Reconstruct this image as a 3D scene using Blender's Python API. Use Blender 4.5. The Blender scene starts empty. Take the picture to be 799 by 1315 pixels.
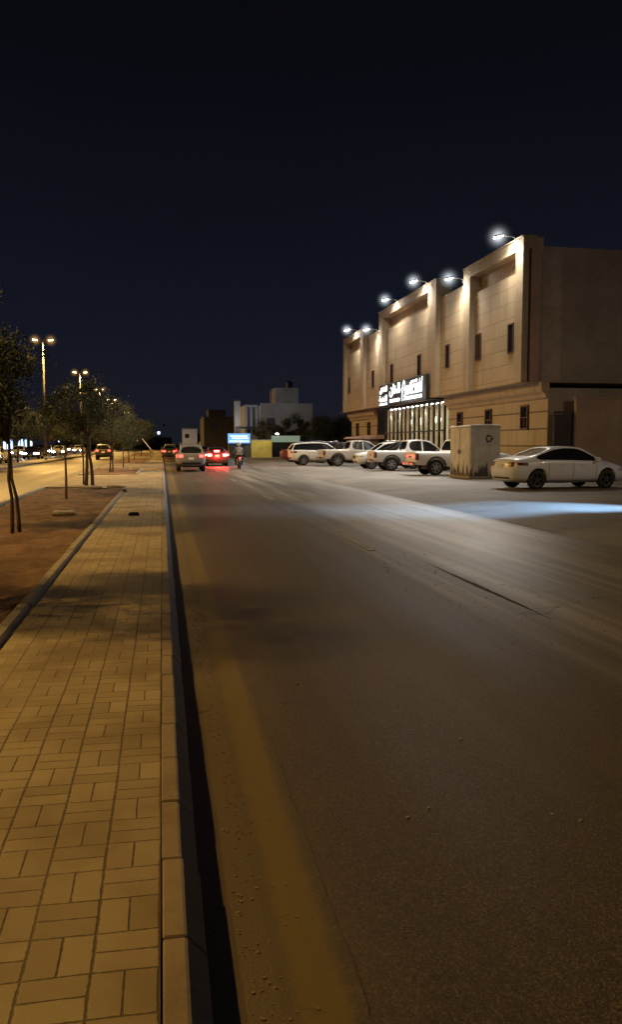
import bpy, bmesh, math, random
from mathutils import Vector, Matrix, noise
from mathutils.bvhtree import BVHTree
R = math.radians
rng = random.Random(7)
SC = bpy.context.scene
COL = SC.collection

# ------------------------------------------------------------------ helpers
class MB:
    """collects verts / faces for ONE mesh object"""
    def __init__(s): s.v = []; s.f = []; s.m = []
    def add(s, vs, fs, mi=0):
        o = len(s.v); s.v += [tuple(v) for v in vs]; s.f += [tuple(i+o for i in f) for f in fs]; s.m += [mi]*len(fs); return s
    def box(s, x0, x1, y0, y1, z0, z1, mi=0):
        return s.add([(x0,y0,z0),(x1,y0,z0),(x1,y1,z0),(x0,y1,z0),(x0,y0,z1),(x1,y0,z1),(x1,y1,z1),(x0,y1,z1)],
                     [(0,3,2,1),(4,5,6,7),(0,1,5,4),(1,2,6,5),(2,3,7,6),(3,0,4,7)], mi)
    def obox(s, c, sx, sy, sz, rot=None, mi=0):
        M = rot or Matrix.Identity(3); c = Vector(c); vs = []
        for k in ((-1,-1,-1),(1,-1,-1),(1,1,-1),(-1,1,-1),(-1,-1,1),(1,-1,1),(1,1,1),(-1,1,1)):
            vs.append(c + M @ Vector((k[0]*sx/2, k[1]*sy/2, k[2]*sz/2)))
        return s.add(vs, [(0,3,2,1),(4,5,6,7),(0,1,5,4),(1,2,6,5),(2,3,7,6),(3,0,4,7)], mi)
    def tube(s, pts, rad, n=8, mi=0, cap=True):
        pts = [Vector(p) for p in pts]
        if not isinstance(rad, (list, tuple)): rad = [rad]*len(pts)
        rings = []; up = None
        for i, p in enumerate(pts):
            d = (pts[min(i+1, len(pts)-1)] - pts[max(i-1, 0)]).normalized()
            if up is None: up = Vector((0,0,1)) if abs(d.z) < .9 else Vector((1,0,0))
            a = d.cross(up).normalized(); b = a.cross(d).normalized(); up = b
            rings.append([p + (a*math.cos(2*math.pi*k/n) + b*math.sin(2*math.pi*k/n))*rad[i] for k in range(n)])
        vs = [v for r in rings for v in r]; fs = []
        for i in range(len(pts)-1):
            for k in range(n):
                fs.append((i*n+k, i*n+(k+1)%n, (i+1)*n+(k+1)%n, (i+1)*n+k))
        if cap: fs.append(tuple(range(n-1, -1, -1))); fs.append(tuple((len(pts)-1)*n+k for k in range(n)))
        return s.add(vs, fs, mi)
    def lathe(s, prof, c=(0,0,0), axis='z', n=24, mi=0):
        vs = []; c = Vector(c)
        for r, h in prof:
            for k in range(n):
                a = 2*math.pi*k/n; x, y = r*math.cos(a), r*math.sin(a)
                vs.append(c + (Vector((x,y,h)) if axis == 'z' else Vector((x,h,y)) if axis == 'y' else Vector((h,x,y))))
        fs = [(i*n+k, i*n+(k+1)%n, (i+1)*n+(k+1)%n, (i+1)*n+k) for i in range(len(prof)-1) for k in range(n)]
        return s.add(vs, fs, mi)
    def prism(s, poly, y0, y1, mi=0):
        """poly in (x,z), extruded along y"""
        n = len(poly); vs = [(p[0],y0,p[1]) for p in poly] + [(p[0],y1,p[1]) for p in poly]
        return s.add(vs, [tuple(range(n)), tuple(range(2*n-1, n-1, -1))] + [(i, n+i, n+(i+1)%n, (i+1)%n) for i in range(n)], mi)
    def mesh(s, name, mats, origin=(0,0,0), bevel=0, smooth=False, fix=True):
        me = bpy.data.meshes.new(name)
        o = origin
        me.from_pydata([(v[0]-o[0], v[1]-o[1], v[2]-o[2]) for v in s.v], [], s.f)
        for m in (mats if isinstance(mats, (list, tuple)) else [mats]): me.materials.append(m)
        me.polygons.foreach_set('material_index', s.m)
        if fix or bevel:
            bm = bmesh.new(); bm.from_mesh(me)
            if fix: bmesh.ops.recalc_face_normals(bm, faces=bm.faces)
            if bevel: bmesh.ops.bevel(bm, geom=list(bm.edges), offset=bevel, segments=1, affect='EDGES', clamp_overlap=True)
            bm.to_mesh(me); bm.free()
        if smooth: me.polygons.foreach_set('use_smooth', [True]*len(me.polygons))
        me.update(); return me

def link(name, me, parent=None):
    o = bpy.data.objects.new(name, me); COL.objects.link(o)
    if parent: o.parent = parent
    return o
def part(name, mb, mats, parent, **k): return link(name, mb.mesh(name, mats, **k), parent)
def tag(o, label=None, cat=None, group=None, kind=None):
    if label: o['label'] = label
    if cat: o['category'] = cat
    if group: o['group'] = group
    if kind: o['kind'] = kind
    return o
def thing(name, loc, label, cat, group=None, rz=0):
    o = bpy.data.objects.new(name, None); COL.objects.link(o); o.location = loc; o.rotation_euler = (0,0,rz)
    o.empty_display_size = .2
    return tag(o, label, cat, group)
def struct(name, mb, mat, **k): return tag(part(name, mb, mat, None, **k), kind='structure')
def copy_tree(o, parent=None):
    c = o.copy(); COL.objects.link(c); c.parent = parent
    for ch in list(o.children): copy_tree(ch, c)
    return c

# ------------------------------------------------------------------ node materials
class N:
    def __init__(s, name):
        s.mat = bpy.data.materials.new(name); s.mat.use_nodes = True; s.t = s.mat.node_tree
        s.b = s.t.nodes['Principled BSDF']; s.out = s.t.nodes['Material Output']
    def n(s, typ, **kw):
        nd = s.t.nodes.new(typ)
        for k, v in kw.items(): setattr(nd, k, v)
        return nd
    def put(s, sock, v):
        if isinstance(v, bpy.types.NodeSocket): s.t.links.new(v, sock)
        elif v is not None: sock.default_value = v
    def m(s, op, a, b=None, c=None, clamp=False):
        nd = s.n('ShaderNodeMath', operation=op, use_clamp=clamp)
        for i, v in enumerate((a, b, c)):
            if v is not None: s.put(nd.inputs[i], v)
        return nd.outputs[0]
    def pos(s): return s.n('ShaderNodeNewGeometry').outputs['Position']
    def obj(s): return s.n('ShaderNodeTexCoord').outputs['Object']
    def xyz(s, v):
        nd = s.n('ShaderNodeSeparateXYZ'); s.put(nd.inputs[0], v); return nd.outputs
    def comb(s, x, y, z):
        nd = s.n('ShaderNodeCombineXYZ')
        for i, v in enumerate((x, y, z)): s.put(nd.inputs[i], v)
        return nd.outputs[0]
    def scale(s, v, sc):
        nd = s.n('ShaderNodeVectorMath', operation='MULTIPLY'); s.put(nd.inputs[0], v); nd.inputs[1].default_value = sc; return nd.outputs[0]
    def noise(s, vec, sc, det=3, rough=.55, col=False):
        nd = s.n('ShaderNodeTexNoise'); s.put(nd.inputs['Vector'], vec)
        nd.inputs['Scale'].default_value = sc; nd.inputs['Detail'].default_value = det; nd.inputs['Roughness'].default_value = rough
        return nd.outputs['Color' if col else 'Fac']
    def voro(s, vec, sc, feat='F1', out='Distance'):
        nd = s.n('ShaderNodeTexVoronoi', feature=feat); s.put(nd.inputs['Vector'], vec); nd.inputs['Scale'].default_value = sc; return nd.outputs[out]
    def white(s, vec):
        nd = s.n('ShaderNodeTexWhiteNoise', noise_dimensions='3D'); s.put(nd.inputs['Vector'], vec); return nd.outputs['Value']
    def sm(s, v, a, b, lo=0., hi=1.):
        nd = s.n('ShaderNodeMapRange', interpolation_type='SMOOTHSTEP'); s.put(nd.inputs['Value'], v)
        for k, x in (('From Min',a),('From Max',b),('To Min',lo),('To Max',hi)): nd.inputs[k].default_value = x
        return nd.outputs[0]
    def mix(s, f, a, b, blend='MIX'):
        nd = s.n('ShaderNodeMix', data_type='RGBA', blend_type=blend); s.put(nd.inputs[0], f)
        for i, v in ((6, a), (7, b)):
            s.put(nd.inputs[i], (*v, 1) if isinstance(v, (tuple, list)) and len(v) == 3 else v)
        return nd.outputs[2]
    def bump(s, h, strength=.4, dist=.01):
        nd = s.n('ShaderNodeBump'); s.put(nd.inputs['Height'], h); nd.inputs['Strength'].default_value = strength; nd.inputs['Distance'].default_value = dist
        s.t.links.new(nd.outputs[0], s.b.inputs['Normal'])
    def fin(s, col=None, rough=.6, metal=0., **kw):
        if col is not None: s.put(s.b.inputs['Base Color'], (*col, 1) if isinstance(col, tuple) else col)
        s.put(s.b.inputs['Roughness'], rough); s.put(s.b.inputs['Metallic'], metal)
        for k, v in kw.items(): s.put(s.b.inputs[k.replace('_', ' ')], v)
        return s.mat

def plain(name, col, rough=.6, metal=0., var=.25, sc=3., bump=0., **kw):
    w = N(name); p = w.obj(); a = w.noise(p, sc, 4); b = w.noise(p, sc*9, 3)
    f = w.m('ADD', w.m('MULTIPLY', a, .7), w.m('MULTIPLY', b, .3))
    c = w.mix(w.sm(f, .3, .7), tuple(x*(1-var) for x in col), tuple(min(1, x*(1+var*.5)) for x in col))
    if bump: w.bump(b, bump, .004)
    r = w.m('ADD', w.m('MULTIPLY', a, .16), rough-.08)
    return w.fin(c, r, metal, **kw)
def emit(name, col, st, base=(.02,.02,.02)):
    w = N(name); return w.fin(base, .4, Emission_Color=(*col, 1), Emission_Strength=st)

M = {}
# paving: basket-weave concrete bricks, 0.2 m module
def mk_pavers():
    w = N('concrete_pavers'); p = w.pos(); nz = w.noise(p, 2.2, 2, col=True)
    wv = w.n('ShaderNodeVectorMath', operation='MULTIPLY_ADD'); w.put(wv.inputs[0], nz); wv.inputs[1].default_value = (.012,.02,0); w.put(wv.inputs[2], p)
    x, y, z = w.xyz(wv.outputs[0])
    u = w.m('DIVIDE', w.m('ADD', x, .022), .2); v = w.m('DIVIDE', w.m('ADD', y, .035), .2)
    iu, iv = w.m('FLOOR', u), w.m('FLOOR', v); fu, fv = w.m('FRACT', u), w.m('FRACT', v)
    par = w.m('FLOORED_MODULO', w.m('ADD', iu, iv), 2.)
    def edge(f): return w.m('MULTIPLY', w.m('MINIMUM', f, w.m('SUBTRACT', 1., f)), .2)
    def mid(f): return w.m('MULTIPLY', w.m('ABSOLUTE', w.m('SUBTRACT', f, .5)), .2)
    sp = w.m('ADD', w.m('MULTIPLY', par, mid(fv)), w.m('MULTIPLY', w.m('SUBTRACT', 1., par), mid(fu)))
    sub = w.m('ADD', w.m('MULTIPLY', par, w.m('GREATER_THAN', fv, .5)), w.m('MULTIPLY', w.m('SUBTRACT', 1., par), w.m('GREATER_THAN', fu, .5)))
    d = w.m('MINIMUM', w.m('MULTIPLY', edge(fu), .7), w.m('MINIMUM', edge(fv), sp))
    ragged = w.m('MULTIPLY', w.m('SUBTRACT', w.noise(p, 45, 3), .5), .009)
    d = w.m('ADD', d, ragged)
    joint = w.sm(d, .0012, .0055, 1., 0.)
    bid = w.white(w.comb(iu, iv, sub))
    base = w.mix(bid, (.34,.28,.172), (.46,.385,.245))
    base = w.mix(w.m('MULTIPLY', w.noise(p, 180, 2), .5), base, (.18,.14,.09), 'MIX')
    base = w.mix(w.sm(w.noise(p, 1.1, 4), .42, .68, 0, .75), base, (.17,.12,.07))
    # drifted dust hides the joints in places
    dust = w.sm(w.noise(w.scale(p, (1.3,.5,1)), .9, 4), .5, .66)
    joint2 = w.m('MULTIPLY', joint, w.m('SUBTRACT', 1., w.m('MULTIPLY', dust, .55)))
    c = w.mix(w.m('MULTIPLY', joint2, .85), base, (.085,.063,.036))
    h = w.m('ADD', w.m('SUBTRACT', 1., joint2), w.m('ADD', w.m('MULTIPLY', bid, .25), w.m('MULTIPLY', w.noise(p, 240, 2), .25)))
    w.bump(h, .7, .004)
    return w.fin(c, .82)
M['pavers'] = mk_pavers()
def mk_asphalt(name, a, b, rough, streak=.3, dust=False, paint=False):
    w = N(name); p = w.pos()
    fine = w.noise(p, 120, 3, .7); spk = w.voro(p, 95)
    big = w.noise(w.scale(p, (.55,.11,1)), 1., 4); lane = w.noise(w.scale(p, (1.7,.035,1)), 1., 3)
    c = w.mix(w.sm(fine, .38, .66), tuple(x*.7 for x in a), tuple(x*1.15 for x in b))
    chip = w.white(w.voro(w.scale(p, (1,.75,1)), 150, 'F1', 'Position')); c = w.mix(w.sm(chip, .72, 1., 0, .5), c, tuple(x*2.6 for x in b)); c = w.mix(w.sm(chip, .3, 0., 0, .55), c, tuple(x*.3 for x in a))
    grit = w.noise(p, 330, 2, .6); c = w.mix(w.sm(grit, .57, .7, 0, .55), c, (.16,.12,.085))
    c = w.mix(w.sm(grit, .42, .3, 0, .6), c, (.008,.007,.006))
    if dust:
        xx = w.xyz(p)[0]; ln = w.noise(w.scale(p, (2.6,.05,1)), 1., 4, .6)
        e_ = w.m('ADD', xx, w.m('ADD', w.m('MULTIPLY', w.m('SUBTRACT', ln, .5), 2.4), w.m('MULTIPLY', w.m('SUBTRACT', big, .5), 1.6)))
        c = w.mix(w.sm(e_, 2.9, 4.3, 0, .9), c, w.mix(w.sm(w.noise(w.scale(p, (1.6,.06,1)), 1.3, 4, .65), .36, .62), (.12,.112,.1), (.30,.285,.26))); worn = w.sm(e_, 2.4, 4.8)  # right lane paled: floodlight sheen put into the colour over the wear
    c = w.mix(w.sm(big, .42, .68, 0, .45), c, tuple(x*1.45 for x in b))
    c = w.mix(w.sm(lane, .5, .7, 0, streak), c, tuple(x*.5 for x in a))
    c = w.mix(w.sm(spk, .12, .05, 0, .8), c, (.15,.13,.11))
    if dust:
        x_ = w.xyz(p)[0]; dn = w.m('MULTIPLY', w.m('SUBTRACT', w.noise(p, 3.5, 4), .5), .35)
        c = w.mix(w.m('MULTIPLY', w.sm(w.m('ADD', x_, dn), .85, .3), .8), c, (.125,.096,.056))
    if paint:
        xp = w.m('ADD', w.xyz(p)[0], w.m('MULTIPLY', w.m('SUBTRACT', w.noise(p, 9, 4, .7), .5), .07)); an = w.noise(w.scale(p, (3.,.6,1)), 2., 5, .7)
        mk = w.m('MULTIPLY', w.sm(w.m('ABSOLUTE', w.m('SUBTRACT', xp, .46)), .105, .055), w.sm(w.m('ADD', w.m('MULTIPLY', an, .6), w.m('MULTIPLY', chip, .25)), .68, .3, .35, .95))
        c = w.mix(mk, c, (.155,.118,.03))
    crack = w.voro(w.scale(p, (.33,.33,1)), 1., 'DISTANCE_TO_EDGE')
    cn = w.m('ADD', crack, w.m('MULTIPLY', w.m('SUBTRACT', w.noise(p, 2.2, 5), .5), .12))
    cm = w.m('MULTIPLY', w.sm(w.m('ABSOLUTE', cn), .004, .0015), w.sm(w.noise(p, .3, 1), .5, .6))
    c = w.mix(w.m('MULTIPLY', cm, .8), c, (.012,.011,.01))
    w.bump(w.m('ADD', w.m('MULTIPLY', fine, .8), w.m('MULTIPLY', spk, .8)), .3, .005)
    r = w.m('ADD', w.m('MULTIPLY', w.m('SUBTRACT', big, .5), .25), w.m('ADD', w.m('MULTIPLY', w.m('SUBTRACT', lane, .5), .25), rough))
    if dust: r = w.m('SUBTRACT', r, w.m('MULTIPLY', worn, .16))
    return w.fin(c, r)
M['asphalt'] = mk_asphalt('worn_asphalt', (.05,.039,.03), (.08,.064,.05), .56, .3, True)
M['asphalt_seam'] = mk_asphalt('seam_tar', (.014,.012,.011), (.022,.019,.017), .8, .1)
M['sandy_road'] = mk_asphalt('dusty_asphalt', (.06,.05,.038), (.09,.073,.054), .55, .25)
def mk_lot():
    w = N('dusty_concrete'); p = w.pos(); big = w.noise(w.scale(p, (.35,.35,1)), 1., 5); fine = w.noise(p, 70, 3)
    c = w.mix(w.sm(big, .35, .68), (.125,.11,.093), (.21,.187,.16))
    c = w.mix(w.sm(fine, .35, .8, 0, .45), c, (.11,.095,.08))
    st = w.noise(w.scale(p, (.5,1.6,1)), .6, 4)
    c = w.mix(w.sm(st, .56, .68, 0, .5), c, (.07,.06,.052))
    w.bump(w.m('ADD', fine, w.m('MULTIPLY', w.noise(p, 14, 3), .6)), .5, .008)
    return w.fin(c, .7)
M['lot'] = mk_lot()
def mk_soil():
    w = N('planter_soil'); p = w.pos(); a = w.noise(p, 1.3, 5, .65); f = w.noise(p, 38, 4, .7)
    c = w.mix(w.sm(a, .35, .65), (.12,.066,.036), (.22,.128,.07)); c = w.mix(w.sm(f, .45, .75, 0, .6), c, (.06,.034,.02))
    w.bump(w.m('ADD', f, w.m('MULTIPLY', w.noise(p, 9, 4), 1.5)), .9, .02)
    return w.fin(c, .95)
M['soil'] = mk_soil()
def mk_sand():
    w = N('sandy_ground'); p = w.pos(); a = w.noise(p, .12, 5)
    return w.fin(w.mix(w.sm(a, .35, .65), (.16,.12,.08), (.24,.18,.125)), .95)
M['sand'] = mk_sand()
M['yellow'] = mk_asphalt('worn_yellow_paint', (.05,.039,.03), (.08,.064,.05), .6, .3, True, True)
def mk_wear(name, c1, c2, lo=.4, hi=.6):
    w = N(name); p = w.pos(); a = w.noise(w.scale(p, (4.,1.2,1)), 2.4, 5, .75)
    w.bump(w.noise(p, 90, 3), .4, .005); return w.fin(w.mix(w.sm(a, lo, hi), c1, c2), .7)
M['white_mark'] = mk_wear('faded_white_paint', (.26,.25,.23), (.075,.07,.062), .38, .6)
def mk_stone(name, period, off, c1, c2, gw=.022, joint=1.2, groove=.55):
    w = N(name); p = w.pos(); x, y, z = w.xyz(p)
    q = w.m('DIVIDE', w.m('SUBTRACT', z, off), period); row = w.m('FLOOR', q); f = w.m('FRACT', q)
    d = w.m('MULTIPLY', w.m('MINIMUM', f, w.m('SUBTRACT', 1., f)), period)
    h = w.m('ADD', w.m('DIVIDE', w.m('ADD', y, x), joint), w.m('MULTIPLY', row, .5)); fh = w.m('FRACT', h)
    dj = w.m('MULTIPLY', w.m('MINIMUM', fh, w.m('SUBTRACT', 1., fh)), joint)
    g = w.sm(d, gw*.6, gw, 1, 0); j = w.sm(dj, .003, .007, 1, 0)
    bid = w.white(w.comb(row, w.m('FLOOR', h), 0.))
    n1 = w.noise(p, .8, 5); n2 = w.noise(p, 22, 3)
    c = w.mix(w.m('ADD', w.m('MULTIPLY', bid, .35), w.m('MULTIPLY', n1, .6)), c1, c2)
    c = w.mix(w.sm(n2, .35, .75, 0, .25), c, tuple(v*.6 for v in c1))
    run = w.noise(w.scale(p, (3.,3.,.25)), 1.2, 4)                          # rain streaks
    c = w.mix(w.sm(run,   .5, .7, 0, .45), c, tuple(v*.5 for v in c1))
    c = w.mix(w.m('MULTIPLY', g, groove), c, (.07,.045,.025)); c = w.mix(w.m('MULTIPLY', j, .3), c, (.09,.06,.035))
    w.bump(w.m('ADD', w.m('SUBTRACT', w.m('SUBTRACT', 1., g), w.m('MULTIPLY', j, .3)), w.m('MULTIPLY', n2, .12)), .6, .015)
    return w.fin(c, .75)
M['stone'] = mk_stone('cladding_stone', .74, 9.28, (.38,.285,.175), (.5,.39,.25))
M['stone_post'] = mk_stone('ashlar_stone', .32, 9.3, (.385,.295,.19), (.47,.365,.24), .007, .8, .3)
M['stone_ground'] = mk_stone('rusticated_stone', .82, 3.22, (.42,.345,.235), (.52,.43,.3), .05, 1.6, .75)
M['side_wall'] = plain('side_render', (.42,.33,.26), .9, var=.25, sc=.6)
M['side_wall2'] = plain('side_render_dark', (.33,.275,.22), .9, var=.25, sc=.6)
M['pilaster'] = plain('reddish_stone', (.42,.28,.2), .8, sc=1.2)
M['brown_wall'] = plain('brown_boundary_render', (.36,.27,.2), .9, sc=.8, bump=.3)
M['brown_frame'] = plain('brown_window_frame', (.075,.032,.018), .5, sc=6)
M['dark_metal'] = plain('dark_metal', (.03,.03,.032), .45, .6)
M['black_panel'] = plain('black_panel', (.012,.012,.013), .5)
M['black_plastic'] = plain('black_plastic', (.018,.018,.019), .6)
M['rubber'] = plain('tyre_rubber', (.02,.02,.02), .85)
M['alloy'] = plain('alloy_rim', (.4,.4,.41), .35, .85, var=.1)
M['dark_rim'] = plain('dark_rim', (.07,.07,.075), .4, .8)
M['chrome'] = plain('chrome', (.6,.6,.6), .2, .95, var=.1)
def mk_paint(name, col, dirt=.25):
    w = N(name); p = w.obj(); x, y, z = w.xyz(p); n1 = w.noise(p, 2.5, 5); 
    low = w.sm(w.m('ADD', z, w.m('MULTIPLY', w.m('SUBTRACT', n1, .5), .5)), .25, .75, dirt, dirt*.25)
    c = w.mix(low, col, (.16,.125,.09))
    return w.fin(c, w.m('ADD', w.m('MULTIPLY', low, .5), .32), 0., Coat_Weight=.5, Coat_Roughness=.08)
M['white_paint'] = mk_paint('white_car_paint', (.8,.8,.8), .15)
M['cool_paint'] = mk_paint('cool_white_car_paint', (.66,.7,.78), .12)
M['silver_paint'] = mk_paint('silver_car_paint', (.2,.2,.205), .3)
M['red_paint'] = mk_paint('red_car_paint', (.2,.02,.018))
M['dark_paint'] = mk_paint('dark_car_paint', (.03,.03,.033))
M['beige_paint'] = mk_paint('pearl_car_paint', (.6,.58,.54))
M['glass'] = plain('tinted_glass', (.012,.014,.016), .06, 0., var=.1, Specular_IOR_Level=.7)
M['tail'] = plain('tail_lens', (.09,.007,.006), .4, var=.1)
M['tail_on'] = emit('tail_lens_lit', (1,.04,.03), 10.)
M['brake_on'] = emit('brake_lens_lit', (1,.03,.025), 150.)
M['head'] = plain('head_lens', (.5,.52,.55), .1, .3, var=.1)
M['head_on'] = emit('head_lens_lit', (.85,.93,1.), 120.)
M['plate'] = plain('number_plate', (.6,.6,.57), .5, var=.1)
M['bark'] = plain('tree_bark', (.085,.055,.035), .95, sc=12, bump=.8)
M['stake'] = plain('weathered_timber', (.12,.075,.045), .9, sc=10, bump=.5)
def mk_leaf(name, c1, c2):
    w = N(name); p = w.pos(); n1 = w.noise(p, 1.4, 3); n2 = w.noise(p, 14, 2)
    c = w.mix(w.sm(w.m('ADD', w.m('MULTIPLY', n1, .6), w.m('MULTIPLY', n2, .4)), .35, .65), c1, c2)
    return w.fin(c, .6)
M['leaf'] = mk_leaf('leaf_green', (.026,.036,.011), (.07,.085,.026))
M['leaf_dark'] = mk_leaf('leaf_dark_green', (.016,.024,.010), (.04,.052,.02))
M['kerb'] = plain('kerb_concrete', (.27,.215,.155), .85, sc=4, bump=.6)
M['kerb_shaded'] = plain('kerb_shaded_concrete', (.27,.25,.245), .85, sc=4, bump=.6)
M['concrete'] = plain('old_concrete', (.3,.27,.22), .9, sc=5, bump=.5)
M['grey_build'] = plain('grey_render', (.36,.36,.36), .9, sc=.5)
M['brown_build'] = plain('brown_render', (.075,.062,.052), .9, sc=.5)
M['pale_build'] = plain('pale_render', (.3,.29,.28), .9, sc=.5)
M['void'] = plain('dark_opening', (.012,.013,.016), .4)
M['galv'] = plain('galvanised_steel', (.3,.29,.27), .5, .5, sc=8)
M['pole_paint'] = plain('dull_pole_paint', (.09,.08,.065), .7, sc=8)
M['pink_roof'] = plain('pinkish_canopy_sheet', (.42,.27,.21), .7, sc=2)
M['lamp_sodium'] = emit('sodium_lens', (1,.66,.28), 45.)
M['lamp_white'] = emit('flood_lens', (1,.96,.88), 220.)
M['sign_white'] = emit('backlit_letters', (.96,.98,1.), 2.2)
M['sign_blue'] = emit('blue_light_box', (.2,.5,.95), 1.1)
M['sign_pale'] = emit('pale_blue_lettering', (.72,.9,1.), 2.0)
M['sign_green'] = emit('pale_green_light_box', (.55,.72,.5), .32)
M['lit_glass_w'] = emit('cool_shop_window', (.55,.72,1.), 4.)
M['lit_glass_b'] = emit('blue_shop_window', (.35,.55,1.), 3.)
M['downlight'] = emit('downlight', (1,.95,.8), 40.)
def mk_glow(name, col, st, power=6.):  # emissive volume standing in for lens bloom around lamps
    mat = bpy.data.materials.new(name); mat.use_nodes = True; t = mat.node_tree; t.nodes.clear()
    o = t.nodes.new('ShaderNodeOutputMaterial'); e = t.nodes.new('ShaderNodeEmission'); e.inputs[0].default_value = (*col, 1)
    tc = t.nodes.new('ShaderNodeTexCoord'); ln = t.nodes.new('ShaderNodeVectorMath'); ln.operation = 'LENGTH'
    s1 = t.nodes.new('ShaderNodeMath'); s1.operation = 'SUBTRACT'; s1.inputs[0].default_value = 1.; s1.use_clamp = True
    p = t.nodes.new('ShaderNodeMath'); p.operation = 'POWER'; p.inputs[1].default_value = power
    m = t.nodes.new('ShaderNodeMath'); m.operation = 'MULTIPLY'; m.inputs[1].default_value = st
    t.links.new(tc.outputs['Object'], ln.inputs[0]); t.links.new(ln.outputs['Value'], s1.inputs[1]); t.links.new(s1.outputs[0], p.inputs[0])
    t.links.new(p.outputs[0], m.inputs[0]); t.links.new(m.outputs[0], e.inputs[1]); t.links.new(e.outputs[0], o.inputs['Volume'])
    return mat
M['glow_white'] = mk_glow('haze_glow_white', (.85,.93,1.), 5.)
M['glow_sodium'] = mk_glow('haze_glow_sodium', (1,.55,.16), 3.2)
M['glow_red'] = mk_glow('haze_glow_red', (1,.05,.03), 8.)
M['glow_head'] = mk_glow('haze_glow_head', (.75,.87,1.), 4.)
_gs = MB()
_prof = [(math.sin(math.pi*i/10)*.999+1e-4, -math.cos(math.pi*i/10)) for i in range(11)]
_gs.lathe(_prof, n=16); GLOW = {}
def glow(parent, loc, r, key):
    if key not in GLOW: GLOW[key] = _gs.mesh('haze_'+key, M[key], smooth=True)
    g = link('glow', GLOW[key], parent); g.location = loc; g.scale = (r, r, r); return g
def light(kind, name, loc, energy, col, rad=.15, aim=None, cone=150, blend=.6):
    l = bpy.data.lights.new(name, kind); l.energy = energy; l.color = col; l.shadow_soft_size = rad
    o = bpy.data.objects.new(name, l); COL.objects.link(o); o.location = loc
    if kind == 'SPOT':
        l.spot_size = R(cone); l.spot_blend = blend
        o.rotation_euler = Vector(aim).to_track_quat('-Z', 'Y').to_euler()
    return o

# ------------------------------------------------------------------ camera (eye 1.55 m above the pavement)
cam = bpy.data.cameras.new('camera'); co = bpy.data.objects.new('camera', cam); COL.objects.link(co); SC.camera = co
cam.sensor_fit = 'VERTICAL'; cam.sensor_height = 24; cam.lens = 24*1050/1315; cam.clip_end = 4000; cam.clip_start = .05
PSI, TH = R(10.301), R(4.764)
co.location = (0, 0, 1.69); co.rotation_euler = (math.pi/2-TH, 0, -PSI)

# ------------------------------------------------------------------ world: night sky
W = bpy.data.worlds.new('World'); SC.world = W; W.use_nodes = True; t = W.node_tree
bg = t.nodes['Background']; tc = t.nodes.new('ShaderNodeTexCoord'); sx = t.nodes.new('ShaderNodeSeparateXYZ')
rp = t.nodes.new('ShaderNodeValToRGB'); cr = rp.color_ramp
stops = [(0., (.0100,.0098,.0135)), (.04, (.0095,.0102,.0168)), (.13, (.0066,.0078,.0150)), (.26, (.0046,.0051,.0093)), (.42, (.0028,.0030,.0052)), (.7, (.0020,.0020,.0032))]
while len(cr.elements) < len(stops): cr.elements.new(.5)
for e, (p_, c_) in zip(cr.elements, stops): e.position = p_; e.color = (*c_, 1)
nz = t.nodes.new('ShaderNodeTexNoise'); nz.inputs['Scale'].default_value = 2.2; nz.inputs['Detail'].default_value = 4
mx = t.nodes.new('ShaderNodeMix'); mx.data_type = 'RGBA'; mx.blend_type = 'MULTIPLY'; mx.inputs[0].default_value = .35
t.links.new(tc.outputs['Generated'], sx.inputs[0]); t.links.new(sx.outputs[2], rp.inputs[0]); t.links.new(tc.outputs['Generated'], nz.inputs['Vector'])
t.links.new(rp.outputs[0], mx.inputs[6]); t.links.new(nz.outputs['Fac'], mx.inputs[7]); t.links.new(mx.outputs[2], bg.inputs[0]); bg.inputs[1].default_value = 1.25

# ------------------------------------------------------------------ ground
g = MB(); g.box(-900, 900, -60, 1500, -.6, -.04); struct('ground', g, M['sand'])
g = MB()
RZ = lambda x: (-.04+.026*(x-.1)/.25) if x < .35 else min(0, -.014+.014*(x-.35)/1.6)
xs = [.10, .22, .35, .8, 1.95, 4, 6, 7.3]; ys = [-12 + 6*i for i in range(60)] + [420, 800]
for i in range(len(xs)-1):
    for j in range(len(ys)-1):
        g.add([(xs[i],ys[j],RZ(xs[i])),(xs[i+1],ys[j],RZ(xs[i+1])),(xs[i+1],ys[j+1],RZ(xs[i+1])),(xs[i],ys[j+1],RZ(xs[i]))], [(0,1,2,3)])
struct('road', g, M['asphalt'])
# ragged dark seam between the two asphalt lanes
g = MB()
for k in range(34):
    y0, y1 = 7.2 + k*.13, 7.2 + (k+1)*.13; tw = lambda y: .035*max(.1, 1-abs(y-9.2)/2.4)*(1+.7*noise.noise((y*4, 2, 2)))
    e = lambda y: 3.68 + .05*noise.noise((y*.9, 3.1, 0)) + .025*noise.noise((y*6, 1, 0))
    g.add([(e(y0)-tw(y0),y0,.004),(e(y0)+tw(y0),y0,.004),(e(y1)+tw(y1),y1,.004),(e(y1)-tw(y1),y1,.004)], [(0,1,2,3)])
struct('road_patch', g, M['asphalt_seam'])
# yellow edge line and faint white lane dashes
g = MB()
yy = [1.2+.04*k for k in range(320)] + [14+.5*k for k in range(130)]
for y0, y1 in zip(yy, yy[1:]):
    a = lambda y: .335 + .012*noise.noise((y*3, 0, 5)) + .010*noise.noise((y*14, 0, 2)); b = lambda y: .592 + .016*noise.noise((y*3, 9, 5)) + .014*noise.noise((y*15, 4, 2))
    g.add([(q(y), y, RZ(q(y))+.003) for q, y in ((a,y0),(b,y0),(b,y1),(a,y1))], [(0,1,2,3)])
struct('road_marking', g, M['yellow'])
g = MB()
for y in (12.5, 24.5, 36.5, 48.5, 60.5): g.box(3.2, 3.31, y, y+2.2, .001, .009)
struct('road_marking', g, M['white_mark'])
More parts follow.
